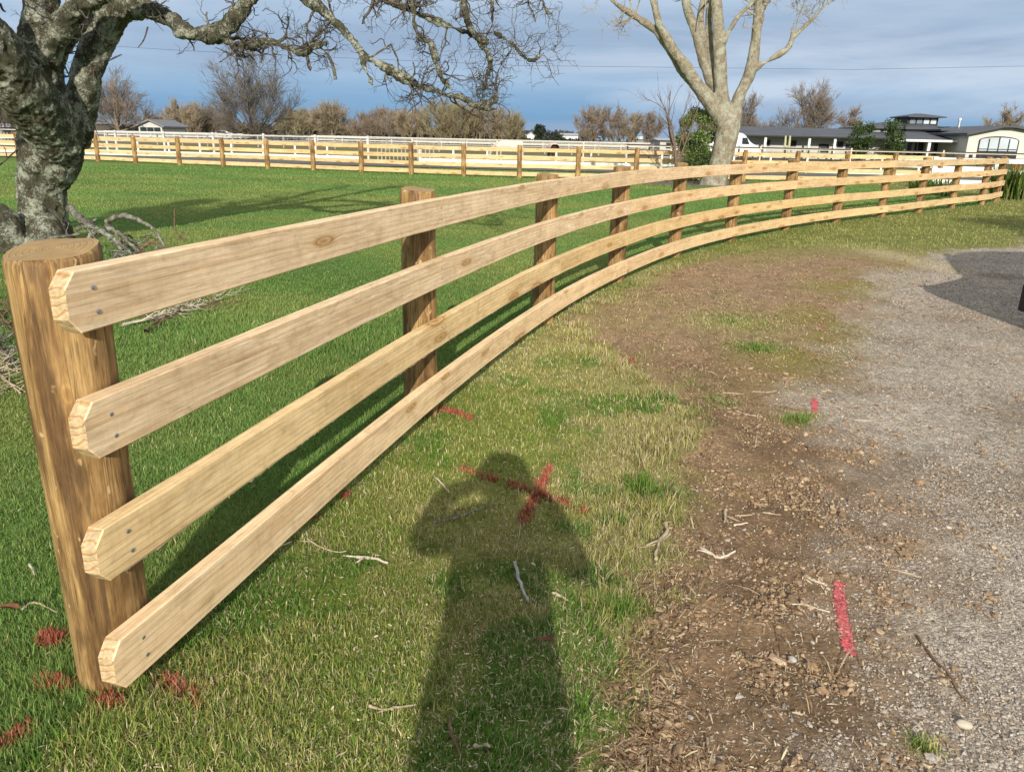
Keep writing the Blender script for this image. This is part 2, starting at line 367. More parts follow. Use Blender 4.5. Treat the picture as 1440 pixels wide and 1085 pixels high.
# ------------------------------------------------------------------ sky and sun
SUN_EL = math.radians(23.2); SUN_AZ = math.radians(180.0)     # the sun stands straight behind the camera
w = bpy.data.worlds.new("World"); scene.world = w; w.use_nodes = True
nt = w.node_tree; nt.nodes.clear()
out = N(nt, 'ShaderNodeOutputWorld'); bg = N(nt, 'ShaderNodeBackground', Strength=.10); L(nt, bg.outputs[0], out.inputs[0])
sky = N(nt, 'ShaderNodeTexSky', sky_type='NISHITA'); sky.sun_disc = False; sky.sun_elevation = SUN_EL; sky.sun_rotation = SUN_AZ
sky.air_density = 1.0; sky.dust_density = .8; sky.ozone_density = 1.2
tc = N(nt, 'ShaderNodeTexCoord'); D = tc.outputs['Generated']
sp = N(nt, 'ShaderNodeSeparateXYZ'); L(nt, D, sp.inputs[0])
z = sp.outputs[2]
zc = math_(nt, 'ADD', math_(nt, 'MAXIMUM', z, 0.0), .07)
cx = math_(nt, 'DIVIDE', sp.outputs[0], zc); cy = math_(nt, 'DIVIDE', sp.outputs[1], zc)
pl = N(nt, 'ShaderNodeCombineXYZ'); L(nt, cx, pl.inputs[0]); L(nt, cy, pl.inputs[1])
n1 = noise(nt, mapping(nt, pl.outputs[0], (.16, .34, 1), (3.1, .4, 0)), 1.0, 7, .56, .35)
n2 = noise(nt, mapping(nt, D, (2.4, 2.4, 15), (1.7, .2, .35)), 1.0, 7, .58, .5)
n3 = noise(nt, mapping(nt, D, (1.3, 1.3, 6), (5.2, 1.0, .0)), 1.0, 4, .5)
zz = math_(nt, 'ADD', z, math_(nt, 'MULTIPLY', math_(nt, 'SUBTRACT', n2, .5), .055))
lin = lambda r, g, b: tuple(((c/255.0+.055)/1.055)**2.4/.10 for c in (r, g, b))   # picture value -> radiance before the 0.10 strength
grad = ramp(nt, zz, [(.0, lin(150, 184, 212)), (.018, lin(124, 166, 204)), (.04, lin(136, 176, 212)), (.075, lin(174, 200, 227)), (.115, lin(168, 193, 220)), (.17, lin(186, 206, 228))])
grey = mix(nt, ramp(nt, n1, [(.46, (0, 0, 0)), (.66, (1, 1, 1))]), grad, lin(152, 174, 202))
hi = math_(nt, 'MULTIPLY', ramp(nt, math_(nt, 'ADD', n2, math_(nt, 'MULTIPLY', math_(nt, 'SUBTRACT', n3, .5), 1.1)), [(.46, (0, 0, 0)), (.70, (1, 1, 1))]), ramp(nt, z, [(.015, (0, 0, 0)), (.05, (.9, .9, .9)), (.14, (.7, .7, .7))]))
cl = mix(nt, hi, grey, lin(204, 219, 237))
# upper sky: broken cloud over the clear sky
upc = mix(nt, ramp(nt, n1, [(.38, (0, 0, 0)), (.58, (.95, .95, .95))]), sky.outputs[0], lin(246, 250, 255))
fin = mix(nt, ramp(nt, z, [(.15, (0, 0, 0)), (.32, (1, 1, 1))]), cl, upc)
L(nt, fin, bg.inputs[0])

sd = bpy.data.lights.new("sun", 'SUN'); sd.energy = 5.0; sd.angle = math.radians(.5); sd.color = (1.0, .93, .82)
so = bpy.data.objects.new("sun", sd); link(so)
ldir = Vector((0, math.cos(SUN_EL), -math.sin(SUN_EL)))       # the way the light travels
so.rotation_euler = ldir.to_track_quat('-Z', 'Y').to_euler(); so.location = (0, -20, 12)

scene.view_settings.view_transform = 'Standard'; scene.view_settings.look = 'None'; scene.view_settings.exposure = 0; scene.view_settings.gamma = 1
scene.render.engine = 'CYCLES'; scene.cycles.max_bounces = 5; scene.cycles.diffuse_bounces = 2; scene.cycles.transparent_max_bounces = 8
scene.cycles.use_adaptive_sampling = True; scene.cycles.adaptive_threshold = .012
scene.cycles.use_denoising = True; scene.cycles.denoiser = 'OPENIMAGEDENOISE'
try: scene.cycles.denoising_prefilter = 'ACCURATE'
except Exception: pass
scene.cycles.caustics_reflective = False; scene.cycles.caustics_refractive = False

# ------------------------------------------------------------------ lie of the land
POSTS = [(-1.15, 1.85), (-.53, 4.28), (.26, 6.77), (1.17, 8.95), (2.25, 11.05), (3.55, 13.02), (5.12, 15.0), (6.78, 16.78), (8.42, 18.3), (10.05, 19.85), (11.75, 21.5), (13.5, 23.15), (14.95, 24.9)]
PP = np.array(POSTS)
def poly_x(pts):
    a = np.array([G(*p)[:2] for p in pts]); i = np.argsort(a[:, 1]); a = a[i]
    return lambda y: np.interp(y, a[:, 1], a[:, 0])
grass_edge = poly_x([(850, 1085), (868, 900), (915, 740), (940, 640), (985, 585), (930, 545), (880, 510), (820, 478), (815, 448), (890, 412), (940, 383), (1020, 360), (1120, 343), (1200, 333)])
gravel_edge = poly_x([(1265, 1085), (1245, 930), (1205, 850), (1168, 740), (1165, 640), (1150, 560), (1162, 490), (1195, 430), (1240, 385), (1285, 362), (1335, 350), (1440, 343)])
fence_x = lambda y: np.interp(y, np.concatenate([[-9], PP[:, 1]]), np.concatenate([[-4.0], PP[:, 0]]))
def patch(x, y, cx_, cy_, rx, ry): return np.exp(-((x-cx_)/rx)**2-((y-cy_)/ry)**2)
def land(x, y):
    """surface mix at a place: grass cover, gravel, bare soil, moss, behind-the-fence lawn"""
    w1 = (fbm(x*1.6, y*1.6, 3)-.5); w2 = (fbm(x*6, y*6, 9)-.5); w3 = fbm(x*22, y*22, 11)-.5
    near = sst(14.5, 12.5, y)
    e = grass_edge(y); g = gravel_edge(y)
    wob = .5*w1+.42*w2+.16*w3
    soil = sst(-.16, .14, x-e+wob*1.0)
    far = sst(4.3, 6.0, y)
    soil = soil*(1-far*.38*sst(.35, .7, fbm(x*1.1+4, y*.8, 21)))
    soil = soil*sst(13.6, 10.2, y+w1*2)
    grav = sst(-.3, .45, x-g+.9*w1+.5*w2+.2*w3)*sst(15.2, 13.0, y+w1*1.5)
    lawn = sst(.10, -.10, x-fence_x(y)+.1*w2)
    soil = soil*(1-lawn); grav = grav*(1-lawn)
    moss = sst(-1.1, -.2, x-g)*sst(.5, -.1, x-g)*sst(4.3, 6.0, y)*sst(12.5, 10.5, y)*sst(.42, .62, fbm(x*1.7, y*1.1, 33))
    moss = np.maximum(moss, .55*patch(x, y, 1.0, 3.4, .35, .25)*sst(.45, .6, fbm(x*9, y*9, 5)))
    tuft = np.zeros_like(np.asarray(x, float))
    for px, py, rx, ry in ((1115, 588, .10, .13), (1140, 582, .08, .08), (1065, 487, .28, .28), (1030, 452, .5, .5), (1010, 560, .1, .15), (1295, 1045, .05, .04), (880, 860, .09, .14), (905, 675, .14, .2)):
        c = G(px, py); tuft = np.maximum(tuft, patch(x, y, c[0], c[1], rx, ry))
    tuft = tuft*sst(.25, .5, fbm(x*14, y*14, 55)+.1)
    grass = np.clip(1-np.maximum(soil, grav*1.0), 0, 1)
    grass = np.clip(np.maximum(grass, tuft), 0, 1)
    return grass, grav, soil, moss, lawn
def strip_dry(x, y): return np.clip(sst(.40, .70, fbm(x*1.3+7, y*1.3, 61, 4))*.6+.28*sst(.5, .75, fbm(x*5, y*5, 62))+.5*sst(.75, 0.0, grass_edge(y)-x), 0, 1)
def lawn_yellow(x, y): return sst(.46, .70, fbm(x*.22+3, y*.5, 71, 4)+.16*np.exp(-((y-19.5)/2.2)**2)+.10*np.exp(-((y-28)/1.5)**2))  # yellower patches, with two broad yellower bands across the lawn
def colour(x, y):
    gr, gv, so_, mo, la = land(x, y)
    def V3(c): return np.array(c)[None, :]
    a = fbm(x*2.2, y*2.2, 41)[:, None]; b_ = fbm(x*11, y*11, 42)[:, None]; c_ = fbm(x*.35, y*.35, 43)[:, None]
    lawn = V3((.125, .22, .052))*(.70+.65*c_)*(.75+.5*b_)
    ld = lawn_yellow(x, y)[:, None]; lawn = lawn*(1-.60*ld)+V3((.21, .235, .055))*.60*ld
    strip = V3((.20, .225, .050))*(.75+.5*b_); sd_ = strip_dry(x, y)[:, None]; strip = strip*(1-.62*sd_)+V3((.42, .36, .17))*.62*sd_
    fl = sst(9, 14, y)[:, None]; strip = strip*(1-fl)+V3((.18, .205, .05))*fl*(.7+.6*a)
    g = strip*(1-la[:, None])+lawn*la[:, None]
    dirt = V3((.25, .163, .094))*(.55+.9*a)*(.75+.5*b_)+V3((.06, .042, .022))*sst(.45, .7, fbm(x*4, y*4, 46))[:, None]
    fd = sst(4.5, 6.5, y)[:, None]; dirt = dirt*(1-fd)+V3((.36, .245, .145))*fd*(.6+.75*b_)
    grav = V3((.44, .385, .32))*(.8+.4*a)*(.85+.3*b_); br = sst(.52, .68, fbm(x*1.2+9, y*.9, 47))[:, None]; grav = grav*(1-.45*br)+V3((.225, .16, .10))*.45*br
    moss = V3((.235, .215, .035))
    o = g*gr[:, None]+(1-gr[:, None])*(dirt*(1-gv[:, None])+grav*gv[:, None])
    o = o*(1-.7*mo[:, None])+moss*.7*mo[:, None]
    # pale spill of sawdust by the far side of the drive
    p0, p1 = G(1225, 352)[:2], G(1335, 378)[:2]; d = p1-p0; t = np.clip(((x-p0[0])*d[0]+(y-p0[1])*d[1])/(d@d), 0, 1)
    ds = np.hypot(x-p0[0]-t*d[0], y-p0[1]-t*d[1]); sdm = (sst(.55, .05, ds+.5*(b_[:, 0]-.5))*.75)[:, None]; o = o*(1-sdm)+V3((.50, .42, .25))*sdm
    # bark bed under the pale tree, verge and paddocks beyond the far fence
    bed = sst(1.15, .85, np.hypot((x-8.2)/4.6, (y-31.6)/2.0)+.3*(a[:, 0]-.5))[:, None]; o = o*(1-bed)+V3((.20, .165, .135))*bed*(.7+.6*b_)+0
    fy = y+.10*(x+2)
    pad = sst(49, 50.5, fy)[:, None]; pc = V3((.13, .135, .055))*(.7+.6*fbm(x*.12, y*.2, 48)[:, None]); tan = sst(.5, .6, fbm(x*.02+2, y*.055, 49))[:, None]; pc = pc*(1-.55*tan)+V3((.28, .22, .13))*.55*tan
    o = o*(1-pad)+pc*pad
    return o, gr, gv, so_, mo, la

def height(x, y, gr=None, gv=None, so_=None):
    h = .010*(fbm(x*3, y*3, 81)-.5)+.03*(fbm(x*.7, y*.7, 82)-.5)*sst(2, 5, np.hypot(x, y))
    if so_ is not None:
        s = so_*(1-gv)*sst(9, 6, y); h = h+s*(.028*(fbm(x*9, y*9, 83, 4)-.55)+.012*np.abs(fbm(x*30, y*30, 84, 3)-.5)-.008)
        h = h-.012*gv
    return h*sst(40, 20, np.hypot(x, y))

az = np.concatenate([np.arange(-180, -44, 4.0), np.arange(-44, 44, .2), np.arange(44, 180, 4.0)])
rad = np.concatenate([[.25, .5, .8], np.geomspace(1.1, 60, 430), np.geomspace(66, 6000, 46)])
AZ, RA = np.meshgrid(np.radians(az), rad, indexing='xy')
gx = (RA*np.sin(AZ)).ravel(); gy = (RA*np.cos(AZ)).ravel()
cc, gr, gv, so_, mo, la = colour(gx, gy)
gz = height(gx, gy, gr, gv, so_)
na, nr = len(az), len(rad)
ii = np.arange((nr-1)*na).reshape(nr-1, na); jj = np.roll(ii, -1, axis=1)
quads = np.stack([ii, jj, jj+na, ii+na], -1).reshape(-1, 4)
hub = len(gx); tri = np.stack([np.arange(na), np.full(na, hub), np.roll(np.arange(na), -1)], -1)
gm, nt, b = mat('ground_surface')
at_ = N(nt, 'ShaderNodeAttribute', attribute_name='tint'); mk = N(nt, 'ShaderNodeAttribute', attribute_name='mask')
tc = N(nt, 'ShaderNodeTexCoord'); P = tc.outputs['Object']
sm = N(nt, 'ShaderNodeSeparateColor'); L(nt, mk.outputs['Color'], sm.inputs[0])
vo = N(nt, 'ShaderNodeTexVoronoi', feature='F1', Scale=95.0); L(nt, P, vo.inputs['Vector'])
vs = N(nt, 'ShaderNodeSeparateColor'); L(nt, vo.outputs['Color'], vs.inputs[0])
vo2 = N(nt, 'ShaderNodeTexVoronoi', feature='F1', Scale=38.0); L(nt, P, vo2.inputs['Vector'])
vs2 = N(nt, 'ShaderNodeSeparateColor'); L(nt, vo2.outputs['Color'], vs2.inputs[0])
stone = ramp(nt, vs.outputs[0], [(.0, (.55, .53, .5)), (.5, (.95, .93, .9)), (.85, (1.2, 1.18, 1.12)), (1, (1.55, 1.5, 1.4))])
stone = mix(nt, .45, stone, ramp(nt, vs2.outputs[0], [(.0, (.55, .53, .5)), (.6, (1.0, 1, 1)), (1, (1.5, 1.5, 1.45))]), 'MULTIPLY')
fine = noise(nt, P, 60, 6, .7); mid = noise(nt, P, 9, 4, .6)
soilv = ramp(nt, fine, [(.3, (.5, .47, .44)), (.5, (.95, .95, .95)), (.7, (1.5, 1.45, 1.35))])
c = at_.outputs['Color']
c = mix(nt, sm.outputs[0], mix(nt, 1.0, c, soilv, 'MULTIPLY'), mix(nt, 1.0, c, stone, 'MULTIPLY'))
c = mix(nt, .5, c, ramp(nt, mid, [(.3, (.75, .75, .75)), (.7, (1.2, 1.2, 1.2))]), 'MULTIPLY')
L(nt, c, b.inputs['Base Color']); b.inputs['Roughness'].default_value = .95; b.inputs['Specular IOR Level'].default_value = .1
hh = math_(nt, 'ADD', math_(nt, 'MULTIPLY', fine, .9), math_(nt, 'MULTIPLY', math_(nt, 'SUBTRACT', 1.0, vo.outputs['Distance']), math_(nt, 'MULTIPLY', sm.outputs[0], .6)))
bump(nt, b, hh, .9, .014)
ground = np_obj('ground', np.vstack([np.stack([gx, gy, gz], 1), [[0, 0, 0]]]), [quads, tri], gm, None, np.vstack([cc, cc[:1]]), smooth=True)
a = ground.data.attributes.new('mask', 'FLOAT_COLOR', 'POINT')
mk_ = np.ones((len(gx)+1, 4), np.float32); mk_[:-1, 0] = gv*(1-gr); mk_[:-1, 1] = so_; mk_[:-1, 2] = gr; a.data.foreach_set('color', mk_.ravel())
tag(ground, kind='structure')
# the sealed drive behind the far fence
dv = MB(); c0 = np.array([-60, 50.2]); 
xs = np.linspace(-70, 60, 40); near_e = 41.2-.10*(xs+2); far_e = 46.6-.10*(xs+2)
dvV = np.vstack([np.stack([xs, near_e, np.full(40, .03)], 1), np.stack([xs, far_e, np.full(40, .03)], 1)])
dvQ = np.array([[i, i+1, 41+i, 40+i] for i in range(39)])
drive = np_obj('driveway', dvV, dvQ, mottled('old_asphalt', (.10, .092, .085), (.155, .145, .13), 1.2, .9, .1)); tag(drive, kind='structure')

# ------------------------------------------------------------------ grass
def sample(n, r0, r1, a0=-43, a1=43, seed=1):
    rg = np.random.default_rng(seed); r = np.exp(rg.uniform(math.log(r0), math.log(r1), n)); a_ = np.radians(rg.uniform(a0, a1, n))
    return r*np.sin(a_), r*np.cos(a_), r, rg
def blades(x, y, z, r, rg, h, wd, lean, cols, seg2=True):
    n = len(x); th = rg.uniform(0, 2*math.pi, n); la_ = np.abs(rg.normal(0, lean, n)); ld = rg.uniform(0, 2*math.pi, n)
    sx = np.cos(th)*wd/2; sy = np.sin(th)*wd/2; base = np.stack([x, y, z-.004], 1)
    side = np.stack([sx, sy, np.zeros(n)], 1)
    l1 = np.stack([np.cos(ld)*np.sin(la_*.6), np.sin(ld)*np.sin(la_*.6), np.cos(la_*.6)], 1); an2 = np.minimum(la_*1.7, 1.75)
    l2 = np.stack([np.cos(ld)*np.sin(an2), np.sin(ld)*np.sin(an2), np.cos(an2)], 1)
    m_ = base+l1*(h*.55)[:, None]; t = m_+l2*(h*.55)[:, None]; t[:, 2] = np.maximum(t[:, 2], z+.003)
    V = np.stack([base-side, base+side, m_+side*.8, m_-side*.8, t], 1).reshape(-1, 3)
    k = np.arange(n)*5
    q = np.stack([k, k+1, k+2, k+3], 1); t_ = np.stack([k+3, k+2, k+4], 1)
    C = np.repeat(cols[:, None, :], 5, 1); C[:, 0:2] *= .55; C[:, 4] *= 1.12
    return V, q, t_, C.reshape(-1, 3)
def grass_set(n, r0, r1, seed):
    x, y, r, rg = sample(n, r0, r1, seed=seed)
    g_, gv_, s_, mo_, la_ = land(x, y)
    clump = fbm(x*9, y*9, 91, 3); clump2 = fbm(x*2.4, y*2.4, 92, 3)
    keep = rg.random(n) < g_**1.5*np.where(la_ > .5, 1.0, np.clip(.55+1.1*(clump-.35), .1, 1))
    bedk = np.hypot((x-8.2)/4.6, (y-31.6)/2.0) > 1.0
    keep &= bedk & (y+.10*(x+2) < 40.4)
    for px, py in [(-1.155, 1.938)]+POSTS[1:]: keep &= np.hypot(x-px, y-py) > .095
    keep &= np.hypot(x+6.45, y-10.8) > .42
    x, y, r, g_, gv_, s_, la_, clump, clump2 = [v[keep] for v in (x, y, r, g_, gv_, s_, la_, clump, clump2)]; n = len(x)
    lawn = la_ > .5
    # blades keep a size that can be told apart with distance
    h = np.where(lawn, .024, .027)*(.55+.9*rg.random(n))*(.62+.85*clump)*(1+np.clip(r-6, 0, 30)*.022)
    edge = np.exp(-((grass_edge(y)-x)/.22)**2)*(~lawn); h = h*(1+1.0*edge*(clump > .5))
    near_post = np.exp(-((x+1.15)**2+(y-1.85)**2)/.16); h = h*(1+.7*near_post)
    tall = patch(x, y, -1.75, 6.1, .9, .7); h = h*(1+1.6*tall)
    wd = np.maximum(.0026*(.7+.6*rg.random(n)), r*.00085*(.7+.6*rg.random(n)))
    dry_yellow = np.where(lawn, lawn_yellow(x, y)*.75, strip_dry(x, y))
    u = rg.random(n)
    green = np.array([.175, .27, .048]); lush = np.array([.165, .275, .066]); yell = np.array([.38, .38, .105]); straw = np.array([.68, .58, .34]); brown = np.array([.34, .23, .12])
    C = np.where(lawn[:, None], lush*(1-.8*dry_yellow[:, None])+np.array([.30, .33, .10])*.8*dry_yellow[:, None], green)*(.7+.6*rg.random(n))[:, None]
    p_y = np.where(lawn, .03, .34+.35*dry_yellow); p_s = np.where(lawn, .008+.02*dry_yellow, .09+.30*dry_yellow); p_b = np.where(lawn, .01, .02+.12*dry_yellow)
    C = np.where((u < p_y)[:, None], yell*(.7+.6*rg.random(n))[:, None], C)
    C = np.where((u > 1-p_s)[:, None], straw*(.65+.6*rg.random(n))[:, None], C)
    C = np.where(((u > .5) & (u < .5+p_b))[:, None], brown*(.6+.8*rg.random(n))[:, None], C)
    tuftc = (~lawn) & (clump2 > .60); C = np.where((tuftc & (u < .75) & (dry_yellow < .75))[:, None], np.array([.12, .25, .03])*(.6+.7*rg.random(n))[:, None], C)
    C = C*(.86+.46*fbm(x*.8, y*.8, 95, 3))[:, None]
    mean = np.where(lawn[:, None], lush*(1-.8*dry_yellow[:, None])+np.array([.30, .33, .10])*.8*dry_yellow[:, None], np.array([.25, .275, .075])*(1-.5*dry_yellow[:, None])+np.array([.42, .38, .17])*.5*dry_yellow[:, None])*(.86+.46*fbm(x*.8, y*.8, 95, 3))[:, None]*(.85+.3*rg.random(n))[:, None]
    kf = (sst(5.5, 12, r)*.85)[:, None]; C = C*(1-kf)+mean*kf
    z_ = height(x, y, g_, gv_, s_)
    lean = np.where(lawn, .7, 1.15)
    return blades(x, y, z_, r, rg, h, wd, lean, C)
sets = [grass_set(760000, 1.25, 9.0, 5), grass_set(330000, 9.0, 41, 6)]
V = []; Q = []; Tt = []; C = []; n0 = 0
for v, q, t, c in sets: V.append(v); Q.append(q+n0); Tt.append(t+n0); C.append(c); n0 += len(v)
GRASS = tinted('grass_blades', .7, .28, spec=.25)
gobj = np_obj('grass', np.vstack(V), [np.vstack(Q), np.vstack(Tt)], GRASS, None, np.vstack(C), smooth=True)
tag(gobj, 'short mown green lawn and thin yellowing turf beside the timber fence', 'grass', kind='stuff')
print('grass blades', n0//5, round(time.time()-T0, 1))

# ------------------------------------------------------------------ loose stuff on the ground
OCT = np.array([(1, 0, 0), (-1, 0, 0), (0, 1, 0), (0, -1, 0), (0, 0, 1), (0, 0, -1)], float)
OCF = np.array([(0, 2, 4), (2, 1, 4), (1, 3, 4), (3, 0, 4), (2, 0, 5), (1, 2, 5), (3, 1, 5), (0, 3, 5)])
_ico = None
def ico():
    global _ico
    if _ico is None:
        p = (1+5**.5)/2; v = np.array([(-1, p, 0), (1, p, 0), (-1, -p, 0), (1, -p, 0), (0, -1, p), (0, 1, p), (0, -1, -p), (0, 1, -p), (p, 0, -1), (p, 0, 1), (-p, 0, -1), (-p, 0, 1)])/math.hypot(1, p)
        f = np.array([(0, 11, 5), (0, 5, 1), (0, 1, 7), (0, 7, 10), (0, 10, 11), (1, 5, 9), (5, 11, 4), (11, 10, 2), (10, 7, 6), (7, 1, 8), (3, 9, 4), (3, 4, 2), (3, 2, 6), (3, 6, 8), (3, 8, 9), (4, 9, 5), (2, 4, 11), (6, 2, 10), (8, 6, 7), (9, 8, 1)])
        _ico = (v, f)
    return _ico
def pebbles(x, y, z, s, cols, rg, flat=.6, base=None):
    B, Fc = base if base is not None else ico(); n = len(x); k = len(B)
    a = rg.uniform(0, 2*math.pi, n); ca, sa = np.cos(a), np.sin(a)
    sc = np.stack([s*(.75+.6*rg.random(n)), s*(.6+.4*rg.random(n)), s*flat*(.6+.6*rg.random(n))], 1)
    V = B[None]*(1+.25*rg.normal(size=(n, k, 1)))*sc[:, None, :]
    X = V[..., 0]*ca[:, None]-V[..., 1]*sa[:, None]; Y_ = V[..., 0]*sa[:, None]+V[..., 1]*ca[:, None]
    V = np.stack([X+x[:, None], Y_+y[:, None], V[..., 2]+z[:, None]], -1).reshape(-1, 3)
    Fq = (Fc[None]+(np.arange(n)*k)[:, None, None]).reshape(-1, 3)
    return V, Fq, np.repeat(cols, k, 0)
STONE = tinted('loose_stone', .85, 0, nscale=120)
x, y, r, rg = sample(190000, 1.3, 15, 5, 43, seed=21)
g_, gv_, s_, mo_, la_ = land(x, y)
keep = rg.random(len(x)) < gv_*(1-g_)*.75*sst(.25, .65, fbm(x*2.2, y*2.2, 28, 4))+.045*s_*(1-g_)
x, y, r, g_, gv_, s_ = [v[keep] for v in (x, y, r, g_, gv_, s_)]; n = len(x)
s = np.exp(rg.normal(math.log(.0032), .45, n)); s = np.maximum(s, r*.0007*(.6+.8*rg.random(n))); s = np.minimum(s, .024)
pal = np.array([(.46, .40, .335), (.39, .345, .295), (.32, .275, .235), (.48, .42, .35), (.41, .32, .235), (.60, .54, .46), (.20, .175, .15)])
cl_ = pal[rg.choice(7, n, p=[.28, .25, .17, .12, .12, .02, .04])]*(.75+.5*rg.random(n))[:, None]
z_ = height(x, y, g_, gv_, s_)+s*.15
v, f, c = pebbles(x, y, z_, s, cl_, rg)
tag(np_obj('gravel', v, f, STONE, None, c), 'loose grey gravel of the driveway at the right', 'gravel', kind='stuff'); print('gravel', n)
x, y, r, rg = sample(120000, 1.3, 12, -5, 36, seed=22)
g_, gv_, s_, mo_, la_ = land(x, y)
cl1 = fbm(x*5, y*5, 23, 3)
keep = (rg.random(len(x)) < s_*(1-gv_*.75)*(1-g_)*sst(.38, .62, cl1))
x, y, r, g_, gv_, s_ = [v[keep] for v in (x, y, r, g_, gv_, s_)]; n = len(x)
s = np.exp(rg.normal(math.log(.0046), .5, n)); s = np.minimum(np.maximum(s, r*.0008), .022)
pal = np.array([(.29, .195, .115), (.37, .255, .15), (.21, .135, .08), (.47, .345, .22)])
cl_ = pal[rg.choice(4, n, p=[.38, .3, .2, .12])]*(.75+.5*rg.random(n))[:, None]
v, f, c = pebbles(x, y, height(x, y, g_, gv_, s_)+s*.2, s, cl_, rg, .7)
tag(np_obj('soil_crumbs', v, f, STONE, None, c), 'brown crumbly soil clods in the bare strip between turf and gravel', 'soil', kind='stuff'); print('clods', n)
def flakes(x, y, z, l, wd, cols, rg, tilt=.35):
    n = len(x); a = rg.uniform(0, 2*math.pi, n); p = rg.normal(0, tilt, n)
    d = np.stack([np.cos(a)*np.cos(p), np.sin(a)*np.cos(p), np.sin(p)], 1)*l[:, None]/2; s_ = np.stack([-np.sin(a), np.cos(a), rg.normal(0, .35, n)], 1)*wd[:, None]/2
    c = np.stack([x, y, z], 1); bow = np.zeros((n, 3)); bow[:, 2] = l*.12*rg.random(n)
    V = np.stack([c-d-s_*.6, c-d+s_*.6, c+bow+s_, c+d+s_*.4, c+d-s_*.4, c+bow-s_], 1).reshape(-1, 3)
    k = np.arange(n)*6
    return V, np.vstack([np.stack([k, k+1, k+2, k+5], 1), np.stack([k+5, k+2, k+3, k+4], 1)]), np.repeat(cols, 6, 0)
CHIP = tinted('dry_chips', .75, .15)
# pale shavings and seed flecks over turf and soil
x, y, r, rg = sample(80000, 1.3, 9, -40, 40, seed=24)
g_, gv_, s_, mo_, la_ = land(x, y)
dens = (.26*(1-la_)*g_+.45*s_*(1-gv_*.5)+.15*gv_)*(.3+1.3*fbm(x*2.5, y*2.5, 25))+.010*la_
near_post = np.exp(-((x+.9)**2+(y-1.9)**2)/1.1); dens = dens+.12*near_post*(1-la_)
keep = rg.random(len(x)) < dens
x, y, r, g_, gv_, s_ = [v[keep] for v in (x, y, r, g_, gv_, s_)]; n = len(x)
l = np.maximum(.0085*np.exp(rg.normal(0, .5, n)), r*.0013); wd = np.maximum(.0026*np.exp(rg.normal(0, .4, n)), r*.0006)
cl_ = np.array([(.72, .62, .42)])*(.5+.6*rg.random(n))[:, None]*np.array([[1, 1, 1]]); 
zz_ = height(x, y, g_, gv_, s_)+.004+.020*g_*rg.random(n)
v, q, c = flakes(x, y, zz_, l, wd, cl_, rg)
tag(np_obj('wood_shavings', v, q, CHIP, None, c), 'pale flecks of wood shavings scattered over turf and soil', 'shavings', kind='stuff'); print('shavings', n)
# brown mulch, bark strips and dead stalks
x, y, r, rg = sample(70000, 1.3, 13, -5, 36, seed=26)
g_, gv_, s_, mo_, la_ = land(x, y)
keep = rg.random(len(x)) < s_*(1-gv_*.85)*(1-la_)*(.05+.6*sst(3.6, 5.2, y)+.5*np.exp(-((x-grass_edge(y))/.18)**2))*sst(.3, .6, fbm(x*3, y*3, 27)+.1)
x, y, r, g_, gv_, s_ = [v[keep] for v in (x, y, r, g_, gv_, s_)]; n = len(x)
l = np.maximum(.028*np.exp(rg.normal(0, .55, n)), r*.003); wd = np.maximum(.0034*np.exp(rg.normal(0, .4, n)), r*.0007)
pal = np.array([(.30, .19, .10), (.20, .12, .065), (.40, .28, .16), (.50, .40, .25), (.13, .08, .045)])
cl_ = pal[rg.choice(5, n, p=[.34, .24, .2, .12, .10])]*(.7+.6*rg.random(n))[:, None]
v, q, c = flakes(x, y, height(x, y, g_, gv_, s_)+.008+.012*rg.random(n), l, wd, cl_, rg, .28)
tag(np_obj('bark_mulch', v, q, CHIP, None, c), 'brown bark mulch and dead stalks strewn on the bare ground beside the turf', 'mulch', kind='stuff'); print('mulch', n, round(time.time()-T0, 1))

# ------------------------------------------------------------------ round posts and sawn rails
def make_post(name, x, y, h, r, parent, mats, seed=0, z0=-.03, S=28, K=14, tilt=(0, 0), cut=(0, 0), taper=1.03):
    rg = np.random.default_rng(seed+100); an = np.arange(S)*2*math.pi/S
    zs = np.concatenate([np.linspace(z0, h-.012, K), [h]]); rr = np.concatenate([np.linspace(taper, 1.0, K), [.955]])*r
    wob = 1+.02*np.sin(an*2+rg.uniform(0, 6))+.012*np.sin(an*5+rg.uniform(0, 6))
    R = rr[:, None]*wob[None, :]*(1+.008*rg.normal(size=(K+1, S)))
    V = np.stack([R*np.cos(an)+tilt[0]*zs[:, None], R*np.sin(an)+tilt[1]*zs[:, None], np.repeat(zs[:, None], S, 1)+0], -1)
    V[-1, :, 2] += .003*np.sin(an*3+seed)+cut[0]*np.cos(an)+cut[1]*np.sin(an); V[-2, :, 2] += (cut[0]*np.cos(an)+cut[1]*np.sin(an))*.98
    Vs = np.vstack([V.reshape(-1, 3), [[tilt[0]*h, tilt[1]*h, h+.002]]])
    q = np.array([[k*S+i, k*S+(i+1) % S, (k+1)*S+(i+1) % S, (k+1)*S+i] for k in range(K) for i in range(S)])
    t = np.array([[K*S+i, K*S+(i+1) % S, (K+1)*S] for i in range(S)])
    o = np_obj(name, Vs, [q, t], mats, None, smooth=True, midx=np.concatenate([np.zeros(len(q)), np.ones(len(t))]))
    # sharp rim
    o.location = (x, y, 0)
    me = o.data; me.polygons.foreach_set('use_smooth', np.concatenate([np.ones(len(q), bool), np.zeros(len(t), bool)]))
    if parent is not None:
        o.parent = parent; o.matrix_parent_inverse = Matrix.Translation(-Vector(parent.location))
    return o
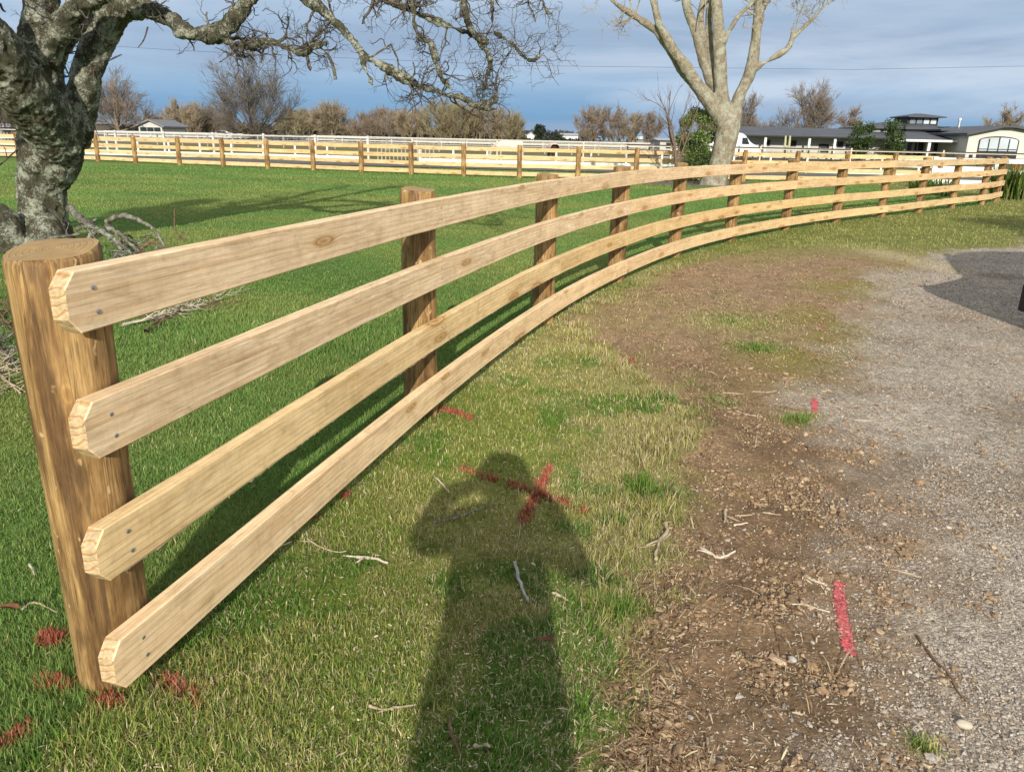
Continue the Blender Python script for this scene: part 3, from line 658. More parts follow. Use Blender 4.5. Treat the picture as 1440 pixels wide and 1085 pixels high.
class Path:
    def __init__(s, pts, off, ext0=0, ext1=0):
        P = np.array(pts, float); d0 = (P[1]-P[0]); d0 /= np.linalg.norm(d0); d1 = P[-1]-P[-2]; d1 /= np.linalg.norm(d1)
        Q, _ = resample(np.vstack([P, ]), np.zeros(len(P)), 40*len(P))
        Q = np.vstack([Q[0]-d0*3, Q, Q[-1]+d1*3]); T = np.gradient(Q, axis=0); T /= np.linalg.norm(T, axis=1, keepdims=True)
        Nn = np.stack([T[:, 1], -T[:, 0]], 1); Q = Q+Nn*off
        s.d = np.concatenate([[0], np.cumsum(np.linalg.norm(np.diff(Q, axis=0), axis=1))]); s.Q = Q
        s.s0 = np.interp(0, [0], [0])
        # distances of the posts along the offset line
        s.ps = np.array([s.d[np.argmin(np.linalg.norm(Q-(p+0), axis=1))] for p in P])
    def p(s, t): return np.stack([np.interp(t, s.d, s.Q[:, 0]), np.interp(t, s.d, s.Q[:, 1])], -1)
    def frame(s, t):
        a = s.p(np.asarray(t)-.05); b_ = s.p(np.asarray(t)+.05); T = b_-a; T /= np.linalg.norm(T, axis=-1, keepdims=True)
        return s.p(t), T, np.stack([T[..., 1], -T[..., 0]], -1)
def make_rail(path, s0, s1, zb, zt, th, parent, mats, chamfer0=False, chamfer1=False, step=.22, seed=0, zoff=None, ragged=False, wob=.0025, name='rail'):
    """one sawn board that follows the line of posts; path runs along its back face"""
    rg = np.random.default_rng(seed); st = np.linspace(s0, s1, max(3, int((s1-s0)/step)+2))
    cut = .038
    if chamfer0: st = np.concatenate([[s0], [s0+.034], st[1:]+0.0*st[1:]]); st[2:] = np.linspace(s0+.034, s1, len(st)-1)[1:]
    if chamfer1: st = np.concatenate([st[:-1], [s1-.034, s1]]); st = np.sort(st)
    K = len(st); Pm, T, Nn = path.frame(st)
    lift = np.zeros(K) if zoff is None else zoff(st)
    b0 = zb+lift+wob*rg.normal(size=K); t0 = zt+lift+wob*rg.normal(size=K)
    if chamfer0: b0[0] += cut; t0[0] -= cut
    if chamfer1: b0[-1] += cut; t0[-1] -= cut
    c = .004
    prof = [(0, 0, 1), (th-c, 0, 1), (th, c, 1), (th, -c, 2), (th-c, 0, 2), (0, 0, 2)]   # offset out, dz, which edge
    V = np.zeros((K, 6, 3)); UV = np.zeros((K, 6, 2))
    hh = zt-zb; vv = [-th, -c, 0, hh, hh+c, hh+th]
    for j, (o_, dz, e) in enumerate(prof):
        xy = Pm+Nn*o_; V[:, j, 0] = xy[:, 0]; V[:, j, 1] = xy[:, 1]; V[:, j, 2] = (b0 if e == 1 else t0)+dz
        UV[:, j, 0] = st; UV[:, j, 1] = (V[:, j, 2]-zb-lift) if j in (1, 2, 3, 4) else vv[j]
    Q = []; mi = []
    for k in range(K-1):
        endface = (chamfer0 and k == 0) or (chamfer1 and k == K-2)
        for j in range(6):
            j2 = (j+1) % 6
            Q.append([k*6+j, k*6+j2, (k+1)*6+j2, (k+1)*6+j])
            mi.append(1 if endface and j in (0, 4) else 0)
    # ends get their own vertices so that the end grain has its own uv
    n0 = K*6; ends = []; EV = []; EUV = []
    for k, fl in ((0, 1), (K-1, -1)):
        ids = list(range(n0+len(EV), n0+len(EV)+6)); 
        for j in range(6): EV.append(V[k, j]); EUV.append((prof[j][0]*1.0, V[k, j, 2]-zb))
        ends.append(ids[::-1] if fl == 1 else ids)
    Vs = np.vstack([V.reshape(-1, 3), EV]); uvs = np.vstack([UV.reshape(-1, 2), EUV])
    o = np_obj(name, Vs, [np.array(Q), np.array(ends)], mats, None, smooth=False, uv=uvs, midx=np.array(mi+[1, 1]))
    if parent is not None: adopt(o, parent)
    if ragged:      # torn fibres along the lower edge
        rg2 = np.random.default_rng(seed+5); n = 260; t = rg2.uniform(s0+.08, min(s1, s0+4.5), n); pm, TT, NN = path.frame(t); ln = .0015+.010*rg2.random(n)**3
        t = np.sort(t); t = np.repeat(t, 1); pm, TT, NN = path.frame(t); zz_ = np.where(np.arange(n) % 2 == 0, zb-.0005, zb-ln*.8)
        A = np.column_stack([pm+NN*(th-.003), np.full(n, zb+.004)]); B = np.column_stack([pm+NN*(th-.0025), zz_])
        Vt = np.vstack([A, B]); f = np.array([[i, i+1, n+i+1, n+i] for i in range(n-1)])
        ro = np_obj('splinters', Vt, f, mats[:1], None, uv=np.tile([[.1, .05]], (n*2, 1))); adopt(ro, o)
    return o

# ---- the near curved fence
fence = empty('post_and_rail_fence', (*POSTS[0], 0), 'new four rail timber fence curving from the near left corner away to the right', 'fence')
RT = .046
def rise(y): return .06*sst(14, 24, y)
radii = [.111, .094, .092, .096, .092, .094, .09, .095, .092, .094, .092, .094, .092]
pobj = []
for i, (x, y) in enumerate(POSTS):
    if i == 0: x, y = -1.155, 1.938
    o = make_post('post', x, y, 1.275+rise(y)+.006*math.sin(i*2.3)-(.012 if i == 0 else 0), radii[i], fence, [POST, POSTTOP], seed=i, S=48 if i < 3 else 24, cut=(.004, .016) if i == 0 else (.004*math.sin(i*5), .006), taper=.94 if i == 0 else 1.03)
    o.color = (1, 1, 1, 1); pobj.append(o)
path = Path(PP, .092)
ps = path.ps
zl = lambda st: rise(path.p(st)[:, 1])
rows = [(1.085, 1.236), (.765, .916), (.430, .582), (.100, .252)]
joints = [[2, 5, 8, 11], [3, 6, 9], [2, 4, 7, 10], [3, 5, 8, 11]]
start = [-.062, -.066, -.090, -.094]
tones = [[(1.0, .98, .97), (1.03, .99, .95), (1.08, 1.0, .86), (.98, .96, .90), (1.05, .99, .88)],
         [(.99, .96, .93), (1.10, 1.02, .90), (1.02, .95, .80), (1.08, 1.0, .85)],
         [(1.02, .97, .80), (1.0, .93, .72), (1.12, 1.02, .80), (1.05, .98, .82), (1.1, 1.0, .85)],
         [(1.10, 1.04, .96), (1.08, 1.02, .92), (1.12, 1.05, .88), (1.05, 1.0, .85), (1.1, 1.02, .88)]]
scuff = [[.22, .35, .1, .1, .1], [.55, .2, .15, .1], [.25, .4, .1, .1, .1], [.2, .2, .1, .1, .1]]
srow = [(1.128, 1.188), (.805, .865), (.475, .535), (.145, .205)]
for r_, (zb, zt) in enumerate(rows):
    cuts = [ps[0]+start[r_]]+[ps[j] for j in joints[r_]]+[ps[-1]+.09]
    for k in range(len(cuts)-1):
        o = make_rail(path, cuts[k]+(0 if k == 0 else .0025), cuts[k+1]-.0025, zb, zt, RT+.0015*((k+r_) % 2), fence, [RAIL, RAILEND], chamfer0=(k == 0), chamfer1=(k == len(cuts)-2), seed=r_*10+k, zoff=zl, wob=.0007, ragged=(r_ == 2 and k == 0))
        lit_gain = (1.58, 1.44, 1.30, 1.24, 1.22)[k]; o.color = (tones[r_][k][0]*lit_gain, tones[r_][k][1]*lit_gain*1.01, tones[r_][k][2]*lit_gain*.95, scuff[r_][k])  # near boards catch only grazing sun, so their colour is lifted to look lit
        # screw heads where a board crosses its first posts
        if k == 0:
            for pi in (0, 1):
                for zi, z_ in enumerate(srow[r_]):
                    p_, t_, n_ = path.frame(ps[pi]+(.028 if zi == 0 else .022)-(.01 if pi else 0)); c = np.array([*(p_+n_*(RT+.0005)), z_])
                    nn = np.array([*n_, 0]); sb = MB(); sb.tube([c-nn*.002, c+nn*.0012, c+nn*.0022], [.0062, .0062, .0040], 10)
                    q = MB; sb.build('screw', SCREW, o, smooth=False)

# ---- the straight far fence
FP = [(-33.4, 44.3), (-30.9, 43.5), (-28.5, 42.8), (-26.0, 42.0), (-23.6, 41.2), (-21.0, 40.3), (-18.6, 39.2), (-16.0, 38.1), (-13.6, 37.2), (-11.3, 36.4), (-9.0, 35.5), (-6.7, 34.6), (-4.45, 33.8), (-2.2, 33.2), (.1, 32.8), (2.5, 32.9), (4.95, 33.4), (7.35, 34.0), (9.75, 34.6), (12.2, 35.2), (14.6, 35.8), (17.0, 36.4), (19.4, 37.0)]
ffence = empty('far_timber_fence', (FP[0][0], FP[0][1], 0), 'pale new four rail timber fence running along the far side of the lawn', 'fence')
FPOST = post_material('new_round_post', 1.0)
for i, (x, y) in enumerate(FP):
    make_post('post', x, y, 1.30, .098, ffence, [FPOST, POSTTOP], seed=40+i, S=12, K=4)
FRAIL = rail_material('pale_sawn_pine')
fpath = Path(np.array(FP), -.098-.045)
for r_, (zb, zt) in enumerate([(1.03, 1.19), (.71, .87), (.40, .56), (.08, .24)]):
    idx = list(range(r_ % 2, len(FP), 2)); idx = ([0] if idx[0] else [])+idx
    if idx[-1] != len(FP)-1: idx.append(len(FP)-1)
    for k in range(len(idx)-1):
        o = make_rail(fpath, fpath.ps[idx[k]]+.003, fpath.ps[idx[k+1]]-.003, zb, zt, .045, ffence, [FRAIL, FRAIL], step=1.2, seed=500+r_*20+k, wob=.006)
        t = random.uniform(.92, 1.06); o.color = (1.36*t, 1.30*t, 1.05*t*random.uniform(.93, 1.05), .1)

# ---- white rail fences and paddock rails beyond
def rail_fence(name, a, b_, n, h, rails, label, m, pw=.10, rail=(.04, .14), cap=0.0, skip=(), front=True, tilt=0):
    a = np.array(a, float); b_ = np.array(b_, float); f = empty(name, (*a, 0), label, 'fence')
    d = (b_-a)/np.linalg.norm(b_-a); nn = np.array([d[1], -d[0]])
    if nn[1] > 0: nn = -nn
    for i in range(n+1):
        p = a+(b_-a)*i/n; w_ = MB(); w_.box((p[0], p[1], h/2-.02), (pw, pw, h+.04), math.atan2(d[1], d[0])); w_.build('post', m, f)
    for z_, hz in rails:
        w_ = MB(); off = nn*(pw/2+rail[0]/2+.002); w_.bar((*(a+off), z_), (*(b_+off), z_), rail[0], hz); w_.build('rail', m, f)
    return f
rail_fence('white_rail_fence', (-38, 52.2), (-9.6, 49.3), 14, 1.0, [(.93, .12), (.52, .12), (.16, .30)], 'white three rail paddock fence behind the far timber fence at the left', WHITE)
rail_fence('white_rail_fence', (-5.9, 48.9), (27, 45.6), 16, 1.0, [(.93, .12), (.52, .12), (.16, .26)], 'white three rail paddock fence crossing behind the pale tree and its shrubs', WHITE)
rail_fence('white_running_rail', (-48, 58.0), (-9.5, 51.6), 11, 1.50, [(1.38, .045)], 'tall white posts carrying one thin rail behind the left white fence', plain('dull_white', (.60, .60, .57), .6), pw=.12, rail=(.05, .06))
rail_fence('running_rail', (-7, 54.0), (44, 50.2), 9, 1.42, [(1.25, .045)], 'slim pale posts with one thin rail in front of the horses', plain('pale_rail', (.62, .55, .42), .7), pw=.09, rail=(.04, .05))
rail_fence('dark_rail_fence', (9.5, 70), (46, 63), 20, 1.32, [(1.22, .14), (.80, .14), (.4, .14)], 'dark stained rail fence in front of the long low stable', DARKRAIL, pw=.14)
rail_fence('grey_rail_fence', (-74, 92), (40, 84), 40, 1.3, [(1.2, .12), (.75, .12), (.35, .12)], 'weathered grey rail fence across the middle of the paddocks', GREYRAIL, pw=.14)
rail_fence('pale_rail_fence', (-60, 118), (60, 106), 34, 1.35, [(1.28, .16), (.8, .16)], 'pale rail fence farther off in front of the willow hedge', plain('faded_white', (.56, .55, .52), .7), pw=.15)
rail_fence('grey_board_fence', (-95, 128), (-26, 116), 24, 1.35, [(1.25, .2), (.85, .2), (.42, .2)], 'grey board fence under the broad bare tree', GREYRAIL, pw=.16)
# open timber rails (yard) glimpsed through the far fence
rail_fence('picket_fence', (-9.4, 54.5), (-5.6, 54.2), 14, 1.0, [(.9, .08), (.3, .08)], 'short grey picket fence between the two white fences', GREYRAIL, pw=.09)
# white fence at the right edge
rail_fence('white_board_fence', (16.3, 31.6), (30, 30.2), 6, 1.22, [(1.12, .16), (.72, .16), (.3, .16)], 'white board fence beyond the leafy clump at the right edge', WHITE, pw=.12)
print('fences', round(time.time()-T0, 1))

# ------------------------------------------------------------------ the old lichen covered tree at the left
def limb(pts, Yd, K=None):
    """pts: (px, py, radius in px, extra depth); returns path and radii in metres"""
    P = []; R = []
    for p in pts:
        y = Yd+(p[3] if len(p) > 3 else 0); P.append(at(p[0], p[1], y)); R.append(p[2]*y/1090.0)
    return resample(P, R, K or max(6, 4*len(pts)))
def fused(name, limbs, voxel, mats, disp=(), S=14, ends=True):
    V = []; Q = []; n = 0
    mb = MB()
    for P, R in limbs:
        v, q = tubes(np.array([P]), np.array([R]), S); K = len(P)
        mb.add(v, [tuple(f) for f in q]+[tuple(range(S))[::-1], tuple(range((K-1)*S, K*S))])
    o = mb.build('tmp_limbs', mats)
    m = o.modifiers.new('r', 'REMESH'); m.mode = 'VOXEL'; m.voxel_size = voxel; m.use_smooth_shade = True
    s2 = o.modifiers.new('s', 'SMOOTH'); s2.factor = .5; s2.iterations = 4
    me = evaluated(o); old = o.data; bpy.data.objects.remove(o); bpy.data.meshes.remove(old)
    k = len(me.vertices); co = np.zeros(k*3, np.float32); me.vertices.foreach_get('co', co); co = co.reshape(-1, 3).astype(float)
    no = np.zeros(k*3, np.float32); me.vertex_normals.foreach_get('vector', no) if hasattr(me, 'vertex_normals') else me.vertices.foreach_get('normal', no); no = no.reshape(-1, 3)
    for sc, amp, stretch, ridge in disp:
        f = vn3(co*np.array([sc, sc, sc*stretch]), int(sc*7))
        f = (1-np.abs(2*f-1)) if ridge else f
        co = co+no*((f-.5)*amp)[:, None]
    me.vertices.foreach_set('co', co.astype(np.float32).ravel()); me.update()
    me.name = name; me.polygons.foreach_set('use_smooth', np.ones(len(me.polygons), bool))
    if not len(me.materials): me.materials.append(mats)
    o = bpy.data.objects.new(name, me); link(o); return o
TY = 10.8
base = G(66, 346)
t1 = empty('old_tree', (base[0], base[1], 0), 'gnarled lichen covered bare tree leaning over the lawn behind the thick end post', 'tree')
limbs = [
    limb([(66, 352, 44), (64, 338, 39), (63, 315, 34), (60, 290, 32), (60, 262, 33), (66, 236, 42), (70, 212, 44), (76, 186, 43), (84, 168, 38)], TY),
    # dark limb leaning forward and left
    limb([(84, 196, 38, -.1), (62, 166, 40, -.45), (36, 132, 38, -.85), (10, 92, 35, -1.2), (-22, 48, 30, -1.5), (-60, 0, 25, -1.8), (-95, -60, 20, -2)], TY),
    limb([(44, 128, 27, -.5), (46, 88, 21, -.6), (50, 44, 20, -.6), (58, 0, 19, -.5), (62, -60, 17, -.5), (40, -130, 12, -.4)], TY),
    limb([(60, 84, 18, -.5), (82, 44, 16, -.6), (108, 10, 14, -.7), (150, -14, 12, -.8), (210, -40, 11, -.9), (275, -95, 8, -1)], TY),
    limb([(86, 150, 13, .2), (76, 112, 11, .3), (78, 88, 10, .3), (94, 58, 10, .3), (120, 28, 10, .3), (150, -6, 10, .3), (170, -60, 8, .4)], TY),
    # right hand stem
    limb([(98, 196, 27, .1), (111, 164, 22, .05), (117, 132, 19.5), (124, 98, 18), (137, 62, 18), (154, 26, 18.5), (172, -8, 18), (190, -60, 16), (200, -130, 12)], TY),
    # long crooked limb to the right
    limb([(166, 12, 15, 0), (200, 12, 13, -.15), (236, 25, 12, -.3), (262, 44, 10.5, -.4), (290, 50, 10, -.5), (312, 46, 10.5, -.55), (330, 26, 9, -.6), (352, 2, 8, -.6), (385, -32, 8, -.6), (430, -60, 6, -.6)], TY),
    limb([(306, 55, 6.5, -.5), (330, 62, 5.5, -.5), (352, 67, 5, -.5), (372, 58, 5, -.5), (398, 64, 4.6, -.45), (425, 74, 4.2, -.4), (436, 66, 3.2, -.4), (460, 60, 2.4, -.4)], TY),
    # second hanging bough
    limb([(190, -62, 12, 0), (270, -92, 11.5, -.3), (350, -70, 11, -.5), (415, -18, 8.6, -.6), (446, 8, 7.8, -.6), (482, 42, 6.8, -.6), (510, 74, 5.8, -.6), (536, 92, 5.0, -.6), (566, 108, 4.6, -.6), (600, 124, 3.8, -.6), (630, 134, 3.4, -.6), (652, 137, 2.6, -.6), (670, 150, 2.0, -.6), (698, 153, 1.2, -.6)], TY),
    limb([(507, 78, 4.2, -.62), (514, 98, 3.8, -.64), (521, 112, 3.4, -.66), (525, 122, 2.8, -.66)], TY),
    # third, thinner bough
    limb([(415, -22, 7, -.5), (480, -32, 6, -.5), (540, -6, 5, -.55), (572, 12, 4.4, -.55), (604, 26, 4, -.55), (640, 40, 3.6, -.55), (668, 50, 3, -.55), (684, 60, 2.4, -.55)], TY),
    limb([(560, -30, 4.5, -.7), (580, 6, 4, -.7), (584, 42, 3.6, -.7), (606, 62, 3.2, -.7), (612, 84, 2.8, -.7), (620, 108, 2.5, -.68), (636, 126, 2.2, -.65)], TY),
    limb([(640, -40, 3.6, -.9), (652, 6, 3, -.9), (660, 34, 2.6, -.85), (672, 58, 2.2, -.8), (690, 84, 2, -.75), (684, 108, 1.8, -.7), (680, 126, 1.8, -.65)], TY),
    limb([(690, -30, 3, -.4), (692, 14, 2.4, -.4), (694, 44, 2.2, -.4), (716, 58, 1.8, -.4), (734, 78, 1.5, -.4), (748, 86, 1.2, -.4), (762, 76, .9, -.4), (786, 62, .6, -.4)], TY),
    limb([(660, 150, 2.4, -.6), (694, 142, 2.4, -.6), (698, 112, 2.0, -.6), (706, 88, 1.6, -.6), (722, 68, 1.2, -.6)], TY),
    limb([(736, -30, 3, -.2), (744, 8, 2.4, -.2), (754, 30, 1.8, -.2)], TY), limb([(752, -20, 2.6, -.2), (764, 6, 2.2, -.2), (772, 20, 1.4, -.2)], TY),
    # the rest of the crown, above the picture
    limb([(-95, -60, 20, -2), (-160, -150, 15, -2.2), (-240, -240, 10, -2.4)], TY), limb([(62, -60, 15, -.5), (90, -180, 11, .2), (150, -300, 7, .8)], TY),
    limb([(200, -130, 11, 0), (260, -240, 8, .5), (330, -330, 5, 1)], TY), limb([(275, -95, 8, -1), (380, -170, 6, -1.6), (480, -200, 4, -2)], TY),
    # flaring roots
    limb([(52, 330, 26, -.1), (26, 346, 16, -.3), (6, 354, 8, -.5)], TY), limb([(80, 326, 22, -.1), (102, 342, 12, -.12), (114, 350, 6, -.15)], TY),
    limb([(66, 318, 30, -.2), (66, 354, 30, -.5), (60, 372, 14, -.8)], TY),
]
limbs = [(P_, R_*(.86 if i_ == 0 else .93)) for i_, (P_, R_) in enumerate(limbs)]
trunk = fused('trunk', limbs, .021, BARK1, disp=[(5, .07, .7, False), (14, .035, .6, True), (38, .022, .6, False)])
adopt(trunk, t1)
rgT = np.random.default_rng(3)
tp = [resample(P, R, 24) for P, R in limbs[3:17] if True]
def twigset(P, R, n1, n2, n3, l1, l2, l3, rg, up=.05):
    a = grow(P, R, n1, .08, 1.0, (35, 85), l1, .42, 10, .30, up, .45, rg, .004)
    b_ = grow(a[0], a[1], n2, .12, 1.0, (30, 85), l2, .55, 8, .36, up, .45, rg, .0032)
    c_ = grow(b_[0], b_[1], n3, .2, 1.0, (30, 80), l3, .6, 6, .34, up, .5, rg, .0026)
    return a, b_, c_
lv = []
def add_tw(sel, n1, n2, n3, l1=(.25, .8), l2=(.12, .42), l3=(.06, .22), up=.03):
    P = np.array([tp[i][0] for i in sel]); R = np.array([np.clip(tp[i][1], .012, .045) for i in sel])
    a, b_, c_ = twigset(P, R, n1, n2, n3, l1, l2, l3, rgT, up); lv.extend([(a[0], a[1], 6), (b_[0], b_[1], 4), (c_[0], c_[1], 3)])
# tp index: 0 fore limb, 1 mid limb, 2 right stem, 3 long limb, 4 its thin end, 5 hanging bough, 6 stub, 7.. thinner boughs
add_tw([3], 9, 4, 2, (.2, .6)); add_tw([4], 22, 5, 3, (.2, .6), up=.0); add_tw([5], 34, 5, 3, (.2, .7), up=.05)
add_tw([7, 8], 20, 5, 3, (.2, .65)); add_tw([9, 10, 11], 14, 4, 3, (.15, .5)); add_tw([12, 13], 6, 3, 2, (.1, .3)); add_tw([0, 1, 2], 7, 3, 2, (.15, .5))
tp2 = [resample(P, R, 24) for P, R in (limbs[1], limbs[2], *limbs[17:21])]
P = np.array([p for p, r in tp2]); R = np.array([np.clip(r, .02, .06) for p, r in tp2])
a, b_, c_ = twigset(P, R, 16, 6, 3, (.5, 1.3), (.25, .7), (.12, .4), rgT, .12); keepz = a[0][:, :, 2].min(1) > 3.3
lv.extend([(a[0][keepz], a[1][keepz], 5)]); kz = b_[0][:, :, 2].min(1) > 3.2; lv.append((b_[0][kz], b_[1][kz], 3)); kz = c_[0][:, :, 2].min(1) > 3.2; lv.append((c_[0][kz], c_[1][kz], 3))
# a few drawn twigs: sprig by the stem, drooping ends
draw = [limb([(144, 92, 1.4), (152, 86, 1.1), (160, 82, 1.2), (171, 77, .8)], TY, 8), limb([(208, 38, 1.2, -.2), (204, 52, 1, -.2), (200, 60, .8, -.2), (194, 67, .6, -.2)], TY, 8), limb([(0, 36, 1.2, -1), (12, 46, 1, -1), (18, 44, .6, -1)], TY, 8),
        limb([(0, 5, 1.8, -1), (4, 14, 1.6, -1), (8, 17, .8, -1)], TY, 8), limb([(90, 90, 1.2, .2), (95, 102, 1, .1), (99, 108, .8, 0)], TY, 8), limb([(0, 232, 1.2, -.3), (16, 218, 1, -.3), (28, 206, .8, -.3)], TY, 8), limb([(10, 224, .7, -.3), (8, 212, .5, -.3), (5, 206, .4, -.3)], TY, 8),
        limb([(430, 70, 2.2, -.4), (433, 84, 2.4, -.4), (436, 98, 2.6, -.4), (438, 94, 1.4, -.4)], TY, 8), limb([(460, 75, 2, -.5), (468, 92, 2.2, -.5), (472, 112, 2.4, -.5)], TY, 8), limb([(372, 62, 1.6, -.5), (369, 78, 1.4, -.5), (367, 89, 1.0, -.5)], TY, 8)]
lv.append((np.array([p for p, r in draw]), np.array([np.maximum(r, .003) for p, r in draw]), 5))
V, Q = join(lv)
adopt(np_obj('crown', V, Q, TWIG1, None, smooth=True), t1)
print('tree1', len(V), round(time.time()-T0, 1))

# ------------------------------------------------------------------ the smooth pale tree in the middle distance
T2 = 31.0; b2 = G(1006, 261)
T2K = .86
t2 = empty('pale_tree', (b2[0], b2[1], 0), 'pale smooth barked bare tree with several upright stems rising behind the curved fence', 'tree')
limbs2 = [
    limb([(1000, 272, 27), (1003, 258, 21), (1012, 235, 17.5), (1019, 205, 17.3), (1023, 182, 18.5), (1025, 166, 17)], T2),
    limb([(1020, 176, 14), (1008, 158, 12.5), (994, 138, 11), (980, 118, 9.6), (962, 92, 8.6), (944, 64, 7.2), (928, 38, 6.4), (921, 10, 5.4), (916, -20, 5), (905, -60, 4)], T2),
    limb([(1000, 150, 8, .3), (984, 132, 7, .3), (962, 104, 6.6, .3), (940, 70, 6.2, .3), (918, 40, 5.6, .3), (894, 24, 4, .3), (866, 5, 2.6, .3), (846, -12, 2, .3)], T2),
    limb([(1022, 168, 12), (1016, 140, 10.5), (1014, 110, 9.5), (1012, 78, 8.8), (1010, 40, 8.2), (1008, 0, 7.4), (1003, -50, 6)], T2),
    limb([(1014, 150, 9, .3), (1002, 120, 9, .4), (992, 92, 8.5, .4), (985, 66, 7.5, .4), (976, 40, 6.4, .4), (966, 8, 6, .4), (958, -30, 5, .4)], T2),
    limb([(1006, 116, 6, .5), (996, 84, 6, .5), (990, 56, 5.2, .5), (984, 30, 4.6, .5), (988, 4, 3.8, .5), (994, -30, 3, .5)], T2),
    limb([(1000, 90, 5, .6), (1000, 60, 5, .6), (996, 30, 4.5, .6), (998, 0, 4.2, .6), (1004, -40, 3.5, .6)], T2),
    limb([(1018, 60, 4, -.2), (1026, 44, 3.6, -.2), (1038, 24, 3.4, -.2), (1054, 8, 3.2, -.2), (1064, -4, 3, -.2), (1085, -40, 2, -.2)], T2),
    limb([(1030, 172, 12), (1036, 150, 9.6), (1043, 126, 8.6), (1053, 104, 8), (1060, 76, 7.6), (1064, 46, 7.4), (1067, 18, 7), (1064, -10, 5.2), (1058, -50, 4)], T2),
    limb([(1066, 20, 5, 0), (1076, 6, 3.6, 0), (1084, -14, 3, 0)], T2),
    limb([(1050, 106, 5.2, -.1), (1062, 96, 4.2, -.15), (1086, 82, 3.6, -.2), (1108, 68, 3.4, -.25), (1112, 60, 3, -.25), (1120, 48, 2.4, -.25), (1142, 28, 2.2, -.25), (1160, 8, 1.8, -.25), (1182, -4, 1.2, -.25)], T2),
    limb([(1112, 58, 2.2, -.25), (1116, 36, 1.8, -.25), (1122, 14, 1.4, -.25), (1118, -2, 1, -.25)], T2),
]
limbs2 = [(P_, R_*T2K) for P_, R_ in limbs2]
tr2 = fused('trunk', limbs2, .055, BARK2, disp=[(2.2, .10, .6, False), (7, .04, .35, True)], S=12)
adopt(tr2, t2)
rg2 = np.random.default_rng(12); tp = [resample(P, R, 20) for P, R in limbs2]
lv = []
def tw2(sel, n1, n2, n3, t0, l1=(.5, 1.4), up=.02):
    P = np.array([tp[i][0] for i in sel]); R = np.array([np.clip(tp[i][1], .03, .09) for i in sel])
    a = grow(P, R, n1, t0, 1, (30, 80), l1, .38, 9, .22, up, .4, rg2, .011); b_ = grow(a[0], a[1], n2, .15, 1, (30, 75), (.3, .8), .55, 7, .26, up, .4, rg2, .008); c_ = grow(b_[0], b_[1], n3, .2, 1, (30, 75), (.15, .45), .6, 5, .25, up, .5, rg2, .0065)
    lv.extend([(a[0], a[1], 5), (b_[0], b_[1], 4), (c_[0], c_[1], 3)])
tw2([2], 9, 5, 3, .68, (.5, 1.3), 0); tw2([10], 9, 5, 3, .35, (.4, 1.2), .05); tw2([11, 9, 7], 4, 4, 3, .4, (.4, 1.0), .08); tw2([1, 3, 4, 5, 6, 8], 6, 5, 3, .78, (.8, 1.8), .1); tw2([8], 5, 4, 2, .6, (.3, .9), .0)
V, Q = join(lv); adopt(np_obj('crown', V, Q, TWIG2, None, smooth=True), t2)

